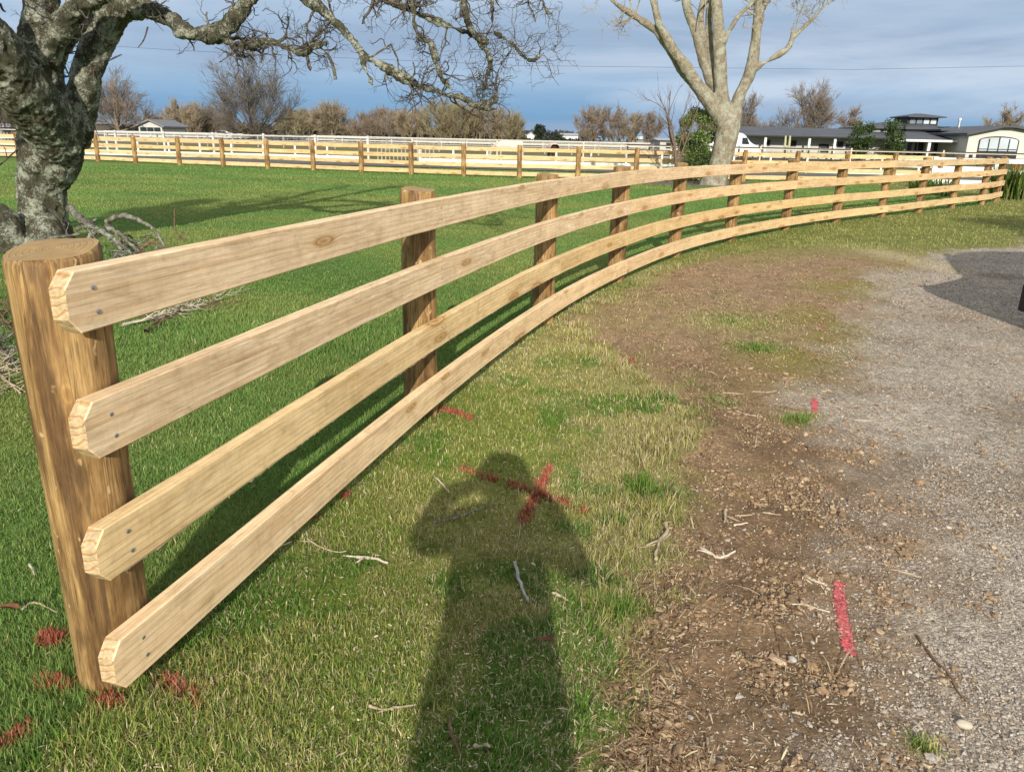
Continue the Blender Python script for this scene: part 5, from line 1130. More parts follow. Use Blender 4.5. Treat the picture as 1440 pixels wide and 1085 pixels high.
# ------------------------------------------------------------------ vehicles
CARWHITE = plain('white_car_paint', (.78, .79, .80), .22, 0, .02, 1); TYRE = plain('tyre_rubber', (.02, .02, .021), .85, 0, .2, 8); RIM = plain('alloy', (.45, .46, .48), .35, .7, .05, 3); BLACKP = plain('black_plastic', (.025, .025, .027), .6, 0, .1, 5); LAMP = plain('lamp_lens', (.65, .66, .68), .15, 0, .05, 5); RED = plain('red_lens', (.35, .02, .02), .2)
def loft_vehicle(name, label, cat, loc, rz, sections, wheels, glass, lamps, bumper, wr=.35):
    """sections: (x, z0, z1, half width, roof half width, shoulder z) along the body, nose at x = 0"""
    t = empty(name, (0, 0, 0), label, cat); V = []; Fq = []; K = 14
    for x, z0, z1, hw, rw, sh in sections:
        ring = [(-hw*.94, z0), (-hw, z0+.12), (-hw, (z0+sh)/2), (-hw, sh), (-(hw*.35+rw*.65), sh+(z1-sh)*.72), (-rw*.82, z1-.025), (-rw*.4, z1), (rw*.4, z1), (rw*.82, z1-.025), ((hw*.35+rw*.65), sh+(z1-sh)*.72), (hw, sh), (hw, (z0+sh)/2), (hw, z0+.12), (hw*.94, z0)]
        V += [(x, a, b_) for a, b_ in ring]
    n = len(sections); Fq = [(k*K+j, k*K+(j+1) % K, (k+1)*K+(j+1) % K, (k+1)*K+j) for k in range(n-1) for j in range(K)]
    m = MB(); m.add(V, Fq+[tuple(range(K))[::-1], tuple(range((n-1)*K, n*K))]); o = m.build('body', CARWHITE, t, smooth=True)
    bv = o.modifiers.new('b', 'SUBSURF'); bv.levels = 1; bv.render_levels = 2
    me = evaluated(o); o.modifiers.clear(); o.data = me; me.polygons.foreach_set('use_smooth', np.ones(len(me.polygons), bool))
    for x, y in wheels:
        w_ = MB(); s_ = 1 if y > 0 else -1; prof = [(-.11, wr*.62), (-.115, wr*.93), (-.08, wr), (.08, wr), (.115, wr*.93), (.11, wr*.62)]
        P_ = [(x, y+a*s_, wr) for a, r in prof]; w_.tube(P_, [r for a, r in prof], 28); wo = w_.build('wheel', TYRE, t, smooth=False)
        w_ = MB(); w_.tube([(x, y+s_*.105, wr), (x, y+s_*.122, wr), (x, y+s_*.128, wr)], [wr*.62, wr*.58, wr*.2], 20); w_.build('rim', RIM, wo)
    for nm, pts in glass: m = MB(); m.prism(pts[0], pts[1]); m.build(nm, GLASS, t)
    for nm, c, d, mt in lamps: m = MB(); m.box(c, d); m.build(nm, mt, t)
    t.location = loc; t.rotation_euler = (0, 0, rz); return t
vs = [(0.0, .36, .72, .84, .62, .64), (.05, .32, .80, .93, .72, .74), (.30, .27, .92, .96, .76, .82), (.75, .27, 1.08, .97, .80, .92), (1.05, .27, 1.20, .98, .80, 1.0), (1.55, .27, 1.78, .98, .80, 1.05), (2.05, .27, 2.26, .98, .80, 1.08), (2.5, .27, 2.42, .98, .82, 1.1), (3.2, .27, 2.48, .98, .84, 1.1), (5.2, .27, 2.48, .98, .84, 1.1), (5.42, .30, 2.44, .96, .82, 1.1), (5.5, .36, 2.36, .92, .78, 1.08)]
van = loft_vehicle('parked_van', 'white van parked on the gravel at the right edge, only its nose in sight', 'van', (4.675, 6.33, 0), 0, vs,
    [(1.0, .86), (1.0, -.86), (4.3, .86), (4.3, -.86)],
    [('windscreen', ([(1.16, -.72, 1.30), (1.16, .72, 1.30), (2.02, .66, 2.18), (2.02, -.66, 2.18)], (-.035, 0, .035))),
     ('side_window', ([(1.75, .955, 1.22), (2.7, .955, 1.22), (2.7, .885, 1.92), (2.15, .885, 1.92)], (0, .03, 0))), ('side_window', ([(1.75, -.955, 1.22), (2.7, -.955, 1.22), (2.7, -.885, 1.92), (2.15, -.885, 1.92)], (0, -.03, 0)))],
    [('headlight', (.22, .70, .76), (.2, .34, .18), LAMP), ('headlight', (.22, -.70, .76), (.2, .34, .18), LAMP), ('bumper', (.15, 0, .25), (.26, 1.60, .24), BLACKP), ('grille', (.03, 0, .68), (.06, .8, .14), BLACKP), ('tail_light', (5.47, .84, 1.0), (.08, .14, .5), RED), ('tail_light', (5.47, -.84, 1.0), (.08, .14, .5), RED), ('mirror', (1.5, 1.08, 1.28), (.12, .2, .3), BLACKP), ('mirror', (1.5, -1.08, 1.28), (.12, .2, .3), BLACKP)], None)
# white horse truck by the stable
hs = [(0.0, .55, 1.05, .80, .7, .95), (.1, .5, 1.25, 1.0, .9, 1.1), (.5, .5, 1.45, 1.08, .95, 1.2), (1.0, .5, 1.62, 1.1, .95, 1.25), (1.45, .5, 2.2, 1.1, 1.0, 1.3), (1.75, .5, 2.5, 1.1, 1.02, 1.4), (2.2, .5, 2.62, 1.12, 1.06, 1.5), (5.6, .5, 2.66, 1.12, 1.06, 1.5), (5.75, .55, 2.6, 1.1, 1.02, 1.5)]
tp_ = W(1072, 205, 80)
truck = loft_vehicle('horse_truck', 'white horse truck with a domed front parked by the stable behind the pale trunk', 'truck', (tp_[0], 81.2, 0), math.pi, hs, [(1.1, 1.0), (1.1, -1.0), (4.6, 1.0), (4.6, -1.0)],
    [('windscreen', ([(1.10, -.85, 1.72), (1.10, .85, 1.72), (1.5, .8, 2.3), (1.5, -.8, 2.3)], (-.05, 0, .03))), ('side_window', ([(1.25, 1.10, 1.5), (2.0, 1.10, 1.5), (2.0, 1.08, 2.1), (1.55, 1.08, 2.1)], (0, .04, 0))), ('side_window', ([(1.25, -1.10, 1.5), (2.0, -1.10, 1.5), (2.0, -1.08, 2.1), (1.55, -1.08, 2.1)], (0, -.04, 0))), ('side_window', ([(4.9, 1.10, 1.5), (5.4, 1.10, 1.5), (5.4, 1.08, 2.1), (4.9, 1.08, 2.1)], (0, .04, 0)))],
    [('headlight', (.12, .8, .95), (.14, .3, .2), LAMP), ('headlight', (.12, -.8, .95), (.14, .3, .2), LAMP), ('bumper', (.02, 0, .62), (.2, 1.9, .22), BLACKP)], None, .4)
m_ = MB(); cx_, cz_ = W(277+13, 0, 118)[0], 0
cs_ = [(0, .3, .6, .6, .5, .5), (.2, .25, .78, .8, .6, .65), (1.1, .25, .92, .85, .65, .75), (1.7, .25, 1.38, .85, .6, .8), (3.0, .25, 1.42, .85, .6, .8), (3.8, .25, 1.0, .85, .65, .8), (4.2, .3, .9, .75, .6, .7)]
pc_ = W(294, 184, 140)
loft_vehicle('parked_car', 'small white car far off, left of the broad bare tree', 'car', (pc_[0], 140, .35), 0, cs_, [(.8, .76), (.8, -.76), (3.3, .76), (3.3, -.76)], [('side_window', ([(1.5, -.85, .88), (3.3, -.85, .88), (3.0, -.7, 1.3), (1.75, -.7, 1.3)], (0, -.04, 0)))], [], None, .3)

# ------------------------------------------------------------------ bodies grown from joints
def skin_body(name, joints, edges, mats, root=0, sub=2):
    me = bpy.data.meshes.new(name); me.from_pydata([j[:3] for j in joints], edges, []); o = bpy.data.objects.new(name, me); link(o)
    m = o.modifiers.new('s', 'SKIN'); 
    if not me.skin_vertices: return o
    for i, j in enumerate(joints):
        r = j[3]; me.skin_vertices[0].data[i].radius = (r, r) if not isinstance(r, tuple) else r
        me.skin_vertices[0].data[i].use_root = (i == root)
    m.use_smooth_shade = True; s_ = o.modifiers.new('u', 'SUBSURF'); s_.levels = sub; s_.render_levels = sub
    e = evaluated(o); o.modifiers.clear(); old = o.data; o.data = e; bpy.data.meshes.remove(old); e.name = name
    e.materials.clear()
    for mm in (mats if isinstance(mats, list) else [mats]): e.materials.append(mm)
    e.polygons.foreach_set('use_smooth', np.ones(len(e.polygons), bool)); return o
SKIN = plain('skin', (.52, .34, .25), .6, 0, .06, 12); JACKET = plain('dark_jacket', (.03, .035, .045), .85, 0, .2, 10); JEANS = plain('denim', (.06, .08, .14), .9, 0, .2, 20); HAIR = plain('brown_hair', (.08, .05, .03), .8, 0, .3, 30); BOOT = plain('boot_leather', (.04, .03, .02), .7, 0, .2, 12)
# the person taking the picture: stands behind the camera, elbows out, phone held in both hands
def person():
    ph = empty('person', (-.03, -.50, 0), 'person holding up a phone with both hands, seen only as a shadow on the turf', 'person')
    x0, y0 = -.03, -.50
    J = [(0, 0, .98, (.205, .15)), (0, .01, 1.15, (.20, .14)), (0, .015, 1.32, (.215, .13)), (0, .01, 1.46, (.16, .105)), (0, .01, 1.53, .062), (0, .03, 1.60, .07), (0, .025, 1.68, .095), (0, .015, 1.755, .078),   # 0-7 spine, head
         (-.18, 0, 1.46, .085), (-.335, .07, 1.37, .056), (-.265, .27, 1.47, .05), (-.10, .38, 1.50, .030), (-.07, .40, 1.515, .028),                                # 8-12 left arm
         (.18, 0, 1.45, .085), (.305, .07, 1.29, .056), (.225, .26, 1.42, .047), (.10, .38, 1.49, .030), (.07, .40, 1.505, .028),                                   # 13-17 right arm
         (-.115, 0, .90, .13), (-.14, .02, .50, .10), (-.12, -.01, .10, .050), (-.125, .14, .045, .042),
         (.115, 0, .90, .13), (.14, .02, .50, .10), (.12, -.01, .10, .050), (.125, .14, .045, .042), (0, .125, 1.64, .02)]
    E_ = [(0, 1), (1, 2), (2, 3), (3, 4), (4, 5), (5, 6), (6, 7), (3, 8), (8, 9), (9, 10), (10, 11), (11, 12), (3, 13), (13, 14), (14, 15), (15, 16), (16, 17), (0, 18), (18, 19), (19, 20), (20, 21), (0, 22), (22, 23), (23, 24), (24, 25), (6, 26)]
    J = [(a+x0, b_+y0, c, r) for a, b_, c, r in J]
    o = skin_body('body', J, E_, [SKIN, JACKET, JEANS, BOOT]); me = o.data
    for p in me.polygons:
        c = p.center; dx, dy = abs(c.x-x0), c.y-y0
        if c.z < .14: p.material_index = 3
        elif c.z < .96: p.material_index = 2
        elif c.z < 1.50 and not (dy > .34): p.material_index = 1
    adopt(o, ph)
    # fingers round the phone
    for s_ in (-1, 1):
        for k in range(4):
            z_ = 1.535-.017*k; ln = (.03, .036, .034, .026)[k]; b0 = (x0+s_*.095, y0+.405, z_); jj = [(*b0, .0085), (b0[0]-s_*.005, b0[1]+.03, z_+.002, .008), (b0[0]-s_*ln, b0[1]+.038, z_+.003, .007), (b0[0]-s_*(ln+.018), b0[1]+.036, z_+.003, .006)]
            f = skin_body('finger', jj, [(0, 1), (1, 2), (2, 3)], SKIN, 0, 1); adopt(f, ph)
        jj = [(x0+s_*.085, y0+.385, 1.50, .011), (x0+s_*.062, y0+.392, 1.515, .010), (x0+s_*.04, y0+.40, 1.53, .008)]; adopt(skin_body('thumb', jj, [(0, 1), (1, 2)], SKIN, 0, 1), ph)
    hr = skin_body('hood', [(x0, y0-.03, 1.60, .135), (x0, y0-.02, 1.68, .155), (x0, y0-.025, 1.75, .135), (x0, y0-.03, 1.815, .06)], [(0, 1), (1, 2), (2, 3)], JACKET, 0); adopt(hr, ph)
    for s_ in (-1, 1):
        adopt(skin_body('ear', [(x0+s_*.10, y0+.02, 1.69, .02), (x0+s_*.108, y0+.01, 1.66, .015)], [(0, 1)], SKIN, 0, 1), ph)
        e_ = MB(); e_.tube([(x0+s_*.034, y0+.112, 1.68), (x0+s_*.034, y0+.124, 1.68)], [.013, .006], 10); adopt(e_.build('eye', plain('eye', (.5, .5, .5), .3)), ph)
    m_ = MB(); m_.box((x0, y0+.115, 1.595), (.045, .012, .010)); m_.build('mouth', plain('lips', (.35, .15, .12), .6), ph)
    p_ = MB(); p_.box((x0, y0+.418, 1.535), (.150, .008, .073)); po = p_.build('mobile_phone', BLACKP); tag(po, 'dark mobile phone held up in both hands of the person', 'phone')
    return ph
person()
# horses in rugs grazing beyond the fences
RUG = plain('pale_horse_rug', (.68, .58, .50), .85, 0, .08, 2); PINK = plain('pink_horse_rug', (.72, .52, .47), .85, 0, .08, 2); COAT = plain('pale_coat', (.48, .40, .30), .8, 0, .15, 3); BAY = plain('bay_coat', (.07, .045, .03), .8, 0, .2, 3)
def horse(label, loc, rz, rug, coat, headup=False):
    t = empty('horse', (0, 0, 0), label, 'horse')
    hz = (1.05, .62) if not headup else (1.62, 1.50)
    J = [(0, 0, 1.08, .25), (.45, 0, 1.06, .27), (.75, 0, 1.10, .23), (-.42, 0, 1.10, .26), (-.68, 0, 1.12, .20), (1.05, 0, hz[0]+.05, .14), (1.28, 0, hz[0]-.18 if not headup else 1.62, .10), (1.42, 0, hz[1]-.2 if not headup else 1.52, .09), (1.52, 0, hz[1]-.42 if not headup else 1.34, .065),
         (.62, .14, .85, .11), (.64, .15, .46, .06), (.62, .15, .08, .045), (.66, .15, .03, .05), (.62, -.14, .85, .11), (.60, -.15, .46, .06), (.56, -.15, .08, .045), (.60, -.15, .03, .05),
         (-.62, .14, .86, .15), (-.52, .15, .66, .10), (-.72, .15, .46, .06), (-.68, .15, .08, .045), (-.64, .15, .03, .05), (-.62, -.14, .86, .15), (-.56, -.15, .66, .10), (-.78, -.15, .46, .06), (-.76, -.15, .08, .045), (-.72, -.15, .03, .05),
         (-.88, 0, 1.08, .06), (-.98, 0, .78, .06), (-1.0, 0, .42, .03), (1.24, .05, hz[0]-.02 if not headup else 1.76, .025), (1.24, -.05, hz[0]-.02 if not headup else 1.76, .025)]
    E_ = [(0, 1), (1, 2), (0, 3), (3, 4), (2, 5), (5, 6), (6, 7), (7, 8), (2, 9), (9, 10), (10, 11), (11, 12), (2, 13), (13, 14), (14, 15), (15, 16), (4, 17), (17, 18), (18, 19), (19, 20), (20, 21), (4, 22), (22, 23), (23, 24), (24, 25), (25, 26), (4, 27), (27, 28), (28, 29), (6, 30), (6, 31)]
    o = skin_body('body', J, E_, coat); adopt(o, t)
    # rug: half barrel over the back
    V = []; Q = []; n = 14; xs_ = np.linspace(-.92, .82, 9)
    for i, x in enumerate(xs_):
        r = .30+.03*math.sin(i*.8); dz = 1.10+.03*math.cos(i*1.1)-(.06 if i in (0, 8) else 0)
        for k in range(n+1): a_ = math.radians(-62+304*k/n) if False else math.radians(-40+260*k/n); V.append((x, r*1.05*math.cos(a_), dz+r*1.12*math.sin(a_)))
    for i in range(8):
        for k in range(n): Q.append((i*(n+1)+k, i*(n+1)+k+1, (i+1)*(n+1)+k+1, (i+1)*(n+1)+k))
    ro = np_obj('rug', np.array(V), [np.array(Q)], rug, None, smooth=True); adopt(ro, t)
    t.location = loc; t.rotation_euler = (0, 0, rz); return t
hp = W(717, 200, 58); horse('pale horse in a cream rug standing side on behind the far fence', (hp[0], 58, -.05), math.pi, RUG, COAT)
hp = W(777, 205, 57); horse('horse in a pink rug seen from behind beyond the far fence', (hp[0], 57, -.15), math.pi/2+.15, PINK, BAY)
print('bodies', round(time.time()-T0, 1))

# ------------------------------------------------------------------ tree and shrub added outside the picture to cast shade
rgx = np.random.default_rng(5)
tt = empty('unseen_shade_tree', (-7.0, 3.9, 0), 'leafy tree added outside the picture at the left to shade the old tree', 'tree')
m_ = MB(); m_.tube([(-8.6, 3.6, -.1), (-8.3, 3.7, 2.4), (-7.6, 3.9, 4.4), (-7.0, 4, 6.2)], [.2, .16, .12, .05], 10); m_.build('trunk', BARK1, tt, smooth=True)
cs = [(-6.95+rgx.normal(0, .36), 4+rgx.normal(0, .5), rgx.uniform(4.3, 5.9)) for i in range(14)]; v, q, c = leaf_cloud(cs, [(.45, .45, .38)]*14, 9000, .10, [(.05, .09, .02), (.08, .13, .03)], rgx); adopt(np_obj('crown', v, q, LEAF, None, c), tt)  # unseen crown, placed and shaped so its shade falls on the left limb
bush('unseen_shade_shrub', 'broad leafy shrub added outside the picture at the right to shade the turf by the drive', 11.4, 10.2, 3.7, 2.3, 9000, .14, [(.05, .09, .02), (.08, .13, .03)], 91, .3)  # added, unseen: stands in for the unknown caster of the shadow here

# ------------------------------------------------------------------ sticks, prunings, stones and paint
STICKP = plain('peeled_stick', (.46, .37, .25), .8, 0, .2, 25); STICKD = plain('dark_stick', (.17, .11, .065), .85, 0, .3, 25); STICKW = plain('bleached_stick', (.56, .49, .38), .8, 0, .2, 25); STICKG = bark_material('lichen_stick', (.05, .042, .034), (.15, .125, .095), (.36, .37, .30), 3, .46, 1)
def gh(px, py): g = G(px, py); x, y = np.array([g[0]]), np.array([g[1]]); l = land(x, y); return g+np.array([0, 0, float(height(x, y, l[0], l[1], l[2])[0])]), float(l[0][0])
def stick(name, label, pts, r, m, cat='stick', group=None, side=0, seed=0, lift=0.0, flat=1.0):
    rg = np.random.default_rng(seed); P = []
    for i, p in enumerate(pts):
        g, cov = gh(p[0], p[1]); g[2] += r*.55+.012*cov+lift+(p[2] if len(p) > 2 else 0); P.append(g)
    P, _ = resample(np.array(P), np.zeros(len(P)), max(5, 4*len(P))); k = len(P); P[1:-1] += rg.normal(0, r*.22, (k-2, 3))*np.array([1, 1, .4])
    R = .84*r*np.linspace(1.0, .6, k)*(1+.15*rg.normal(size=k)); mb = MB(); mb.tube(P, np.maximum(R, r*.3), 8)
    for s_ in range(side):
        i = rg.integers(1, k-1); d = rg.normal(0, 1, 3); d[2] = abs(d[2])*.25; d /= np.linalg.norm(d); L_ = r*rg.uniform(5, 12); mb.tube([P[i], P[i]+d*L_*.5, P[i]+d*L_+np.array([0, 0, -.3*L_*d[2]])], [r*.55, r*.42, r*.25], 6)
    o = mb.build(name, m, smooth=True); tag(o, label, cat, group); return o
S = [
 ('stick', 'long dark forked stick lying on the gravel at the lower right', [(1290, 890), (1312, 922), (1334, 944), (1346, 966), (1362, 982)], .0065, STICKD, 2),
 ('stick', 'thin white stick pointing at the long red paint line on the gravel', [(1106, 847), (1132, 849), (1152, 853), (1168, 857)], .0042, STICKW, 0),
 ('stick', 'pale stick lying on gravel just above the long red paint line', [(1252, 796), (1272, 801), (1297, 808)], .0048, STICKP, 1),
 ('stick', 'short bleached stick left of the top of the red paint line', [(1136, 809), (1148, 815), (1160, 819)], .0075, STICKW, 0),
 ('stick', 'bleached knobbly stick lying on bare soil right of the forked root', [(984, 767), (1000, 777), (1014, 782), (1034, 774)], .0085, STICKW, 2),
 ('stick', 'stubby upright-pointing stick on soil above the bleached knobbly one', [(1020, 714), (1020, 724), (1019, 733)], .009, STICKP, 1),
 ('stick', 'short pale stick beside the stubby one on the soil', [(1032, 736), (1052, 732)], .006, STICKW, 0),
 ('stick', 'pale thin stick in two pieces lying level on the soil', [(1034, 721), (1058, 723)], .0045, STICKP, 0),
 ('stick', 'pale thin stick on soil right of the broken level one', [(1072, 720), (1098, 724)], .0045, STICKP, 0),
 ('stick', 'forked brown root standing out of the soil at the turf edge', [(936, 738), (938, 752), (926, 766), (921, 792)], .0095, STICKP, 2),
 ('stick', 'thin root branching left across soil at the turf edge', [(940, 756), (924, 768), (900, 774)], .004, STICKP, 0),
 ('stick', 'pale straight stick on the brown mulch left of the green tuft', [(1013, 551), (1046, 552)], .0052, STICKP, 0),
 ('stick', 'longer curved stick right of the straight one on the mulch', [(1058, 549), (1076, 551), (1092, 549)], .0052, STICKP, 0),
 ('stick', 'slanting pale stick on mulch below the two level ones', [(1022, 573), (1050, 581), (1072, 585)], .0052, STICKW, 1),
 ('stick', 'small pale stick pointing uphill on bare soil', [(1065, 606), (1062, 626)], .006, STICKW, 0),
 ('stick', 'small dark stick left of the red paint square', [(1106, 572), (1136, 577)], .0045, STICKD, 0),
 ('stick', 'thin pale stick on the gravel right of the paint square', [(1201, 588), (1222, 589), (1244, 593)], .0045, STICKP, 0),
 ('weathered_wood', 'flat grey splinter of weathered wood in the middle of the person shadow', [(724, 797), (730, 822), (742, 850)], .0095, plain('weathered_wood', (.36, .35, .33), .85, 0, .25, 30), 0),
 ('stick', 'brown peeled stick right of the grey weathered splinter', [(776, 838), (790, 844), (806, 853)], .0065, STICKP, 0),
 ('stick', 'pale stick at the left edge of the person shadow', [(612, 675), (620, 682), (632, 697)], .006, STICKW, 0),
 ('stick', 'grey twig with a bud lying in the left half of the person shadow', [(609, 739), (648, 731), (664, 724), (683, 716)], .0052, STICKG, 2),
 ('stick', 'long bent pale twig lying on the turf low left of the person shadow', [(519, 998), (540, 1004), (562, 1000), (584, 997)], .005, STICKP, 1),
 ('stick', 'dark twig at the foot of the person shadow', [(632, 1014), (636, 1040), (648, 1068)], .006, STICKD, 2),
 ('stick', 'flat pale chip at the foot of the person shadow', [(666, 1057), (690, 1054)], .008, STICKP, 0),
 ('stick', 'white birch-like stick lying on turf near the bottom board', [(501, 789), (524, 790), (546, 796)], .0080, STICKW, 2),
 ('stick', 'thin curved twig left of the white stick on the turf', [(432, 761), (452, 773), (474, 780), (488, 778)], .0042, STICKP, 1),
 ('stick', 'pale twig half under the lowest board', [(354, 783), (380, 778), (410, 766)], .0052, STICKW, 1),
 ('stick', 'short white stick on turf left of the thick end post', [(42, 797), (50, 812)], .0055, STICKW, 0),
 ('stick', 'pale twig leaning at the left side of the thick end post', [(32, 862), (50, 852), (82, 866)], .0048, STICKP, 1),
]
for i, (nm, lb, pts, r, m, sd_) in enumerate(S):
    o = stick(nm, lb, pts, r, m, 'stone' if nm == 'stone' else ('wood' if nm == 'weathered_wood' else 'stick'), None, sd_, 300+i)
def stone(label, px, py, sx, sy, sz, rz, m, seed):
    me_ = ico(); V0, F0 = me_; mb = MB(); V = [tuple(v) for v in V0]; Fc = [tuple(f) for f in F0]
    for _ in range(2):
        mid_ = {}; nf = []
        def mp_(a, b):
            k = (min(a, b), max(a, b))
            if k not in mid_:
                v = (np.array(V[a])+np.array(V[b]))/2; V.append(tuple(v/np.linalg.norm(v))); mid_[k] = len(V)-1
            return mid_[k]
        for a, b, c in Fc: x_, y_, z_ = mp_(a, b), mp_(b, c), mp_(c, a); nf += [(a, x_, z_), (b, y_, x_), (c, z_, y_), (x_, y_, z_)]
        Fc = nf
    V = np.array(V); V = V*(1+.28*(vn3(V*1.6+seed*7.3, seed)-.5))[:, None]*np.array([sx, sy, sz]); ca, sa = math.cos(rz), math.sin(rz); V = V@np.array([[ca, sa, 0], [-sa, ca, 0], [0, 0, 1]])
    g, cov = gh(px, py); mb.add(V+g+np.array([0, 0, sz*.45]), Fc); tag(mb.build('stone', m, smooth=True), label, 'stone')
stone('rounded pale stone on the gravel near the bottom right corner', 1356, 1015, .022, .014, .012, -.25, plain('pale_stone', (.52, .47, .36), .8, 0, .12, 30), 2)
stone('small rounded grey stone at the edge of the soil below the red line', 1115, 923, .011, .015, .010, .2, plain('grey_stone', (.42, .41, .36), .8, 0, .12, 30), 3)
# dead brown leaves
def dead_leaf(label, px, py, s, seed):
    rg = np.random.default_rng(seed); g, cov = gh(px, py); n = 10; V = []; 
    for i in range(n): a_ = 6.283*i/n; rr = s*(1+.3*math.cos(2*a_)+.15*rg.normal()); V.append((g[0]+rr*math.cos(a_), g[1]+rr*.6*math.sin(a_), g[2]+.02*cov+.012+s*.5*abs(math.sin(a_))*rg.uniform(.4, 1)))
    V.append((g[0], g[1], g[2]+.012+.02*cov)); m = MB(); m.add(V, [(i, (i+1) % n, n) for i in range(n)]); tag(m.build('dead_leaf', plain('dead_leaf', (.16, .07, .035), .8, 0, .3, 30)), label, 'leaf')
dead_leaf('curled brown dead leaf on turf at the left edge beside the thick end post', 14, 866, .030, 1); dead_leaf('brown dead leaf low in the person shadow', 768, 912, .024, 2); dead_leaf('brown dead leaf on turf right of the lowest board', 442, 738, .026, 3); dead_leaf('reddish dead leaf near the top of the lit turf above the white stick', 487, 700, .018, 4)

# prunings behind the thick post
def pruning(name, label, main, r, m, n1, n2, seed, Yd=None):
    rg = np.random.default_rng(seed); P = []
    for p in main: P.append(at(p[0], p[1], p[2]) if len(p) > 2 else G(*p)+np.array([0, 0, .03]))
    P, _ = resample(np.array(P), np.zeros(len(P)), 28); P[1:] += rg.normal(0, r*.16, (27, 3)); R = np.linspace(r, r*.35, 28)*(1+.16*rg.normal(size=28))
    a = grow(P[None], R[None], n1, .1, 1, (30, 80), (.15, .55), .5, 8, .25, .0, .4, rg, .0035); b_ = grow(a[0], a[1], n2, .2, 1, (30, 80), (.08, .3), .6, 6, .25, 0, .4, rg, .0028)
    for g_ in (a[0], b_[0]): g_[:, :, 2] = np.maximum(np.abs(g_[:, :, 2]-.02)*.6+.02, .012)
    t = empty(name, P[0]*[1, 1, 0], label, 'branch', 'pruned branches lying beside the old tree'); V, Q = tubes(P[None], R[None], 8); adopt(np_obj('stem', V, Q, m, None, smooth=True), t)
    V, Q = join([(a[0], a[1], 5), (b_[0], b_[1], 4)]); adopt(np_obj('twigs', V, Q, m, None, smooth=True), t); return t
pruning('fallen_branch', 'lichen crusted branch arching over grass right of the old tree base', [(150, 312, 9.4), (172, 303, 9.3), (196, 310, 9.2), (216, 322, 9.1), (228, 340, 9.0), (234, 352, 8.9)], .035, STICKG, 7, 3, 1)
pruning('fallen_branch', 'thick pale lichen branch propped against the old tree base', [(98, 292, 9.9), (112, 306, 9.5), (128, 318, 9.2), (150, 330, 9.0), (172, 352, 8.7)], .05, STICKG, 9, 3, 2)
pruning('fallen_branch', 'thin lichen branch lying between the arching one and the top board', [(150, 318, 9.0), (172, 332, 8.8), (192, 350, 8.6), (212, 358, 8.4)], .03, STICKG, 8, 3, 3)
pruning('fallen_branch', 'spindly upright twig standing in the grass right of the fallen branches', [(262, 338, 8.2), (248, 328, 8.2), (245, 305, 8.2), (246, 292, 8.2)], .012, STICKD, 2, 1, 4)
pruning('fallen_branch', 'pale bare twigs lying on grass just under the top board', [(172, 462), (200, 455), (236, 444), (272, 436), (310, 424)], .016, STICKW, 16, 4, 5)
pruning('fallen_branch', 'dark twiggy cuttings under the top board beside the pale twigs', [(205, 470), (230, 452), (262, 440), (290, 430)], .014, STICKD, 14, 3, 6)
pruning('fallen_branch', 'grey twiggy cuttings at the left edge behind the thick end post', [(-60, 470), (-20, 480), (6, 500), (26, 520)], .02, STICKG, 22, 4, 7)
pruning('fallen_branch', 'brown leafy cuttings at the left edge below the old tree', [(-60, 420), (-20, 430), (8, 455), (24, 480)], .02, STICKD, 22, 4, 8)
pruning('fallen_branch', 'forked lichen branch in front of the old tree base, right of the post top', [(118, 340, 8.6), (140, 326, 8.6), (160, 336, 8.5), (186, 356, 8.3)], .028, STICKG, 12, 4, 9)
pruning('fallen_branch', 'dark cut branch with many twigs above the middle of the first board span', [(196, 352, 8.4), (214, 340, 8.4), (232, 352, 8.3), (244, 366, 8.2)], .02, STICKD, 14, 4, 10)
pruning('fallen_branch', 'pale bare cuttings at the left edge low behind the thick end post', [(-50, 540), (-10, 530), (14, 545), (30, 560)], .014, STICKP, 16, 4, 11)
m_ = MB(); lp = limb([(10, 352, 30), (8, 330, 26), (2, 310, 20), (-8, 296, 14)], 10.2); o = fused('old_stump', [lp], .02, BARK1, disp=[(6, .08, .7, False), (20, .03, .6, True)]); tag(o, 'low lichen covered stump left of the old tree trunk', 'stump')

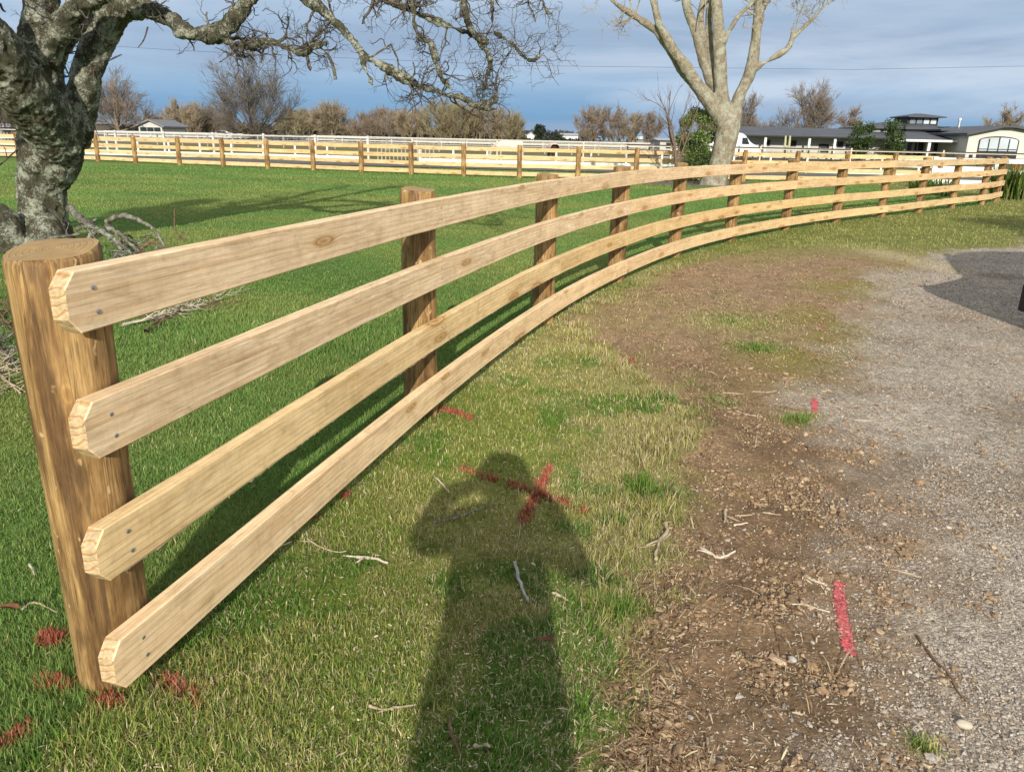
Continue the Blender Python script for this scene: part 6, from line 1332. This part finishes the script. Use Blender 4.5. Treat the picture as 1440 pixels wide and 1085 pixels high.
# sprayed paint marks
PAINTR = tinted('spray_paint', .7, .1); 
def paint(label, strokes, width, n, seed, cols, flat=False):
    rg = np.random.default_rng(seed); Vs = []; Qs = []; Cs = []; k0 = 0
    for pts in strokes:
        A = np.array([G(*p)[:2] for p in pts]); d = np.concatenate([[0], np.cumsum(np.linalg.norm(np.diff(A, axis=0), axis=1))]); t = rg.random(n)*d[-1]
        x = np.interp(t, d, A[:, 0]); y = np.interp(t, d, A[:, 1]); i = np.clip(np.searchsorted(d, t)-1, 0, len(A)-2); T = (A[i+1]-A[i]); T /= np.linalg.norm(T, axis=1, keepdims=True)+1e-9
        q = (rg.normal(0, .36, n) if not flat else rg.uniform(-.42, .42, n)+rg.normal(0, .14, n))*width; x = x-T[:, 1]*q; y = y+T[:, 0]*q; l_ = land(x, y); zz = height(x, y, *l_[:3]); c = np.array(cols)[rg.integers(0, len(cols), n)]*(.65+.6*rg.random(n))[:, None]
        if flat:
            keep = fbm(x*60, y*60, seed) > .39+.22*np.abs(q/width)**1.5; x, y, zz, c = x[keep], y[keep], zz[keep], c[keep]; m = len(x); s = .0042*np.exp(rg.normal(0, .35, m))
            v, f, cc_ = pebbles(x, y, zz+.0035, s, c, rg, .2); f = [f]
        else:
            keep = fbm(x*24, y*24, seed) > .44; x, y, zz, c = x[keep], y[keep], zz[keep], c[keep]; m = len(x)
            v, q_, t_, cc_ = blades(x, y, zz, np.hypot(x, y), rg, .036*(.6+.8*rg.random(m)), .0050*np.ones(m)*(1+np.hypot(x, y)*.08), .85, c); f = [q_, t_]
        Vs.append(v); Cs.append(cc_); Qs.append([a_+k0 for a_ in f]); k0 += len(v)
    o = np_obj('paint_mark', np.vstack(Vs), [np.vstack([z_[j] for z_ in Qs]) for j in range(len(Qs[0]))], PAINTR, None, np.vstack(Cs)); tag(o, label, 'paint mark', 'red sprayed marks on the ground'); return o
RC = [(.46, .125, .08), (.36, .10, .06), (.52, .18, .12), (.28, .08, .05)]; PK = [(.66, .11, .125), (.52, .085, .095), (.72, .22, .22), (.42, .13, .11), (.60, .16, .15)]
paint('red sprayed cross on the turf by the head of the person shadow', [[(772, 658), (757, 692), (734, 738)], [(645, 660), (690, 674), (740, 690), (800, 712), (830, 722)]], .030, 900, 1, RC)
paint('short red sprayed line on the turf by the second post', [[(608, 574), (640, 580), (664, 588)]], .028, 500, 2, RC)
paint('long bright red line sprayed on the gravel', [[(1180, 816), (1183, 850), (1189, 885), (1197, 917)]], .032, 2600, 3, PK, True)
paint('small bright red square sprayed at the edge of the gravel', [[(1146, 558), (1146, 577)]], .034, 900, 4, PK, True)
paint('red sprayed patch on turf at the left of the thick end post base', [[(56, 962), (82, 966), (106, 972)], [(60, 900), (88, 905)]], .034, 900, 5, RC)
paint('red sprayed streak on turf right of the thick end post base', [[(202, 948), (232, 962), (284, 996)], [(136, 985), (168, 1000)]], .030, 800, 6, RC)
paint('red sprayed streak at the lower left corner of the turf', [[(-6, 1058), (20, 1042), (42, 1024)]], .034, 1000, 7, RC)
paint('faint red sprayed spot on the mulch above the turf', [[(868, 512), (892, 506)]], .06, 160, 8, RC)
paint('faint red sprayed spot where mossy ground meets gravel', [[(1152, 456), (1164, 459)]], .05, 260, 9, PK, True)
paint('faint red sprayed spot on turf left of the person shadow', [[(482, 700), (490, 702)]], .025, 60, 10, RC)
# tufts of longer grass along the turf edge
def tuft(label, px, py, r, h, n, seed):
    rg = np.random.default_rng(seed); g, _ = gh(px, py); a_ = rg.uniform(0, 6.28, n); q = np.abs(rg.normal(0, .62, n))*r; x = g[0]+np.cos(a_)*q*(1+.5*np.sin(3*a_+seed)); y = g[1]+np.sin(a_)*q; l_ = land(x, y)
    c = np.array([(.15, .27, .04), (.25, .31, .08), (.10, .21, .03)])[rg.integers(0, 3, n)]*(.65+.7*rg.random(n))[:, None]
    v, qd, t_, cc_ = blades(x, y, height(x, y, *l_[:3]), np.hypot(x, y), rg, h*(.5+.7*rg.random(n)), .0035*np.ones(n)*(1+.05*g[1]), .75, c); o = np_obj('grass_tuft', v, [qd, t_], GRASS, None, cc_, smooth=True); tag(o, label, 'grass tuft')
tuft('bright green grass tuft at the turf edge right of the grey splinter', 862, 862, .085, .075, 420, 1); tuft('bright green grass tuft at the soil edge level with the shadow elbow', 905, 690, .13, .075, 560, 2)
tuft('small green tuft beside the red paint square', 1122, 588, .09, .05, 260, 3); tuft('lone green tuft on gravel near the lower right', 1296, 1046, .03, .04, 80, 4); tuft('green tuft against the right side of the thick end post base', 196, 960, .06, .07, 200, 5)
tuft('green tuft in the brown mulch left of the mossy ground', 1066, 490, .15, .055, 420, 6)
print('done', round(time.time()-T0, 1))
